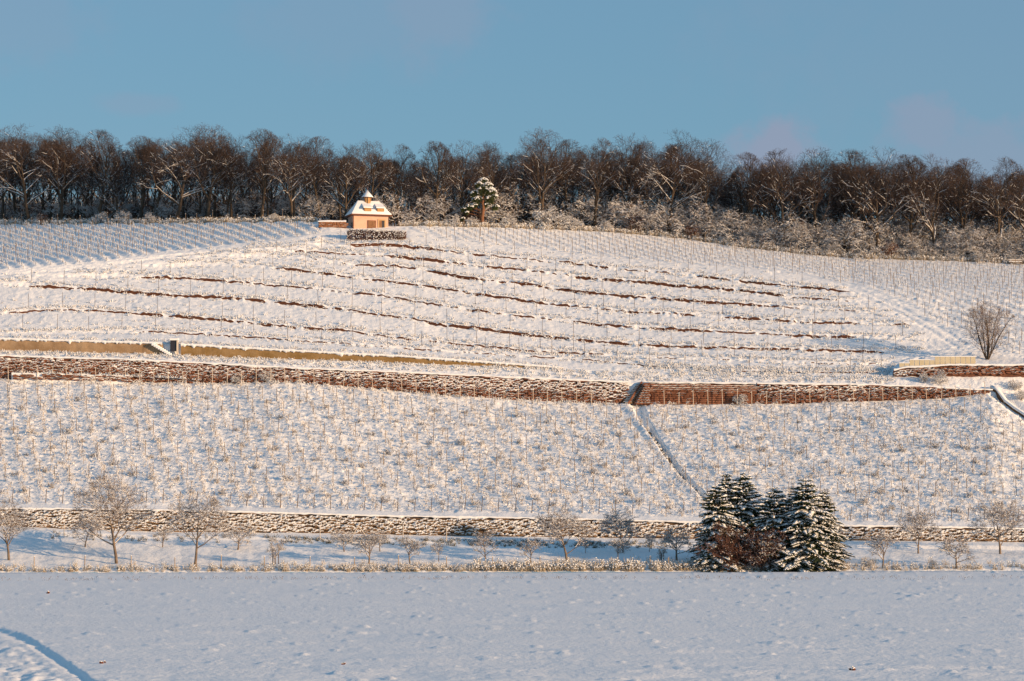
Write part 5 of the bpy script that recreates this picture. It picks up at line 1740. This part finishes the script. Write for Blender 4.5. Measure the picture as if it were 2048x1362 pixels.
# ------------------------------------------------------------------ spruces
def spruce(seed, H, W):
    R = np.random.default_rng(seed)
    gt, gn, gs = Geo(), Geo(), Geo()
    gt.add(*tubes([[0, 0, -.3]], [[0, 0, H]], .17, .015, 7))
    z = .35
    bp0, bp1 = [], []
    zc = z
    nP, nD, nL, nW = [], [], [], []
    sP, sD, sL, sW = [], [], [], []
    while zc < H - .12:
        fr_ = 1 - zc / H
        Lb = W / 2 * (fr_ ** .62) * .98 + .10
        nb = int(5 + 6 * fr_)
        az0 = R.uniform(0, 6.28)
        for k in range(nb):
            az = az0 + k * 6.283 / nb + R.uniform(-.25, .25)
            L = Lb * R.uniform(.72, 1.2) * (.78 + .5 * vnoise(az * .9 + 9, zc * .7, seed + 4))
            z = zc + R.uniform(-.2, .2)
            heavy = vnoise(az * 1.1 + 20, z * .9, seed) > .5
            o_ = np.array([math.cos(az), math.sin(az), 0.0]); sd_ = np.array([-o_[1], o_[0], 0])
            up0 = .25 if fr_ < .3 else -.05
            def pt(t):
                return np.array([0, 0, z]) + o_ * L * t + np.array([0, 0, L * (up0 * t - .38 * t * t + .14 * t ** 3)])
            bp0.append(pt(0)); bp1.append(pt(.5)); bp0.append(pt(.5)); bp1.append(pt(1))
            m_ = max(5, int(11 * L))
            for t in np.linspace(.18, 1, m_):
                c = pt(t)
                for sgn in (-1, 1):
                    w = (1.05 - t) * L * .42 + .07
                    dd = sd_ * sgn * .85 + o_ * .55 + np.array([0, 0, -.35 - R.random() * .35])
                    nP.append(c + dd * w * .45); nD.append(dd); nL.append(w * .62); nW.append(.055)
                    if R.random() < (.68 if heavy else .28):
                        sP.append(c + dd * w * .42 + np.array([0, 0, .06])); sD.append(dd + np.array([0, 0, .12])); sL.append(w * .5); sW.append(.055 + .045 * R.random())
            if R.random() < (.95 if heavy else .35):
                sP.append(pt(.8) + np.array([0, 0, .07])); sD.append(pt(1) - pt(.6)); sL.append(.28 * min(L, 1.4)); sW.append(.11)
        zc += .22 + .08 * R.random()
    gt.add(*tubes(bp0, bp1, .03, .015, 4))
    V, f = octas(nP, np.array(nD), nL, nW, np.array(nW) * .9); gn.add(V, f, 0, False)
    V, f = octas(sP, np.array(sD), sL, sW, np.array(sW) * .6); gs.add(V, f, 0, True)
    return gt.mesh('trunk', [BARK]), gn.mesh('crown', [NEEDLE]), gs.mesh('branch_snow', [SNOWT])


spr = [(spruce(1, 9.0, 6.6), 9.0), (spruce(2, 8.6, 7.0), 8.6), (spruce(3, 9.2, 6.2), 9.2)]
for (qx, qy, top, v, ws, lab) in ((1432, 1132, 972, 0, 1.0, 'snowy spruce at the left end of the spruce group'), (1452, 1124, 950, 2, .9, 'dark pointed spruce behind the left end spruce'),
                                  (1487, 1126, 950, 1, .95, 'tall snowy spruce behind the red brown bush'), (1549, 1130, 978, 1, 1.1, 'middle spruce of the group with a blunt top'), (1584, 1124, 992, 2, 1.05, 'shorter spruce half hidden between the middle and the tallest right spruce'),
                                  (1510, 1122, 1020, 0, 1.2, 'low spruce filling the gap behind the grey brown bush'),
                                  (1612, 1134, 958, 0, 1.05, 'tallest spruce in the right half of the group'), (1650, 1131, 985, 2, 1.05, 'spruce at the right end of the spruce group')):
    p = ground(qx, qy)
    me, Hs = spr[v]
    s = (P(qx, top, p[1])[2] - p[2]) / Hs * 1.02
    plant('spruce_tree', me, p, rng.uniform(0, 6.28), (s * ws * 1.1, s * ws * 1.1, s), lab, 'spruce', 'spruces in front of the lower wall')
bushb = tree_meshes(500, H=4.2, W=7.5, trunk=.72, limbs=8, kids=(6, 5), limb_ang=(15, 50), wig=.16, r0=.045, snow=.15, snowtop=.4, twigr=1.5, twigsnow=.1, env=.6, lowlimb=.1, multi=12,
                    mats=(REDTWIG, REDTWIG), split=1, up=.03, l1=.30)
bushc = tree_meshes(501, H=3.8, W=7.0, trunk=.75, limbs=8, kids=(6, 4), limb_ang=(15, 45), wig=.12, r0=.04, snow=.4, snowtop=.6, twigr=1.4, twigsnow=.2, env=.6, lowlimb=.1, multi=11,
                    mats=(OBARK, REDTWIG), split=1, up=-.05, l1=.34)
for (qx, qy, top, me, H_, lab) in ((1462, 1142, 1046, bushb, 4.2, 'dense red brown bare bush in front of the spruces'), (1520, 1142, 1062, bushc, 3.8, 'grey brown arching bush in front of the middle spruce')):
    p = ground(qx, qy); s = 1.15 * (P(qx, top, p[1])[2] - p[2]) / H_
    plant('bare_bush', me, p, qx, (s, s, s), lab, 'bush', parts=('stems', 'twigs', 'branch_snow'))
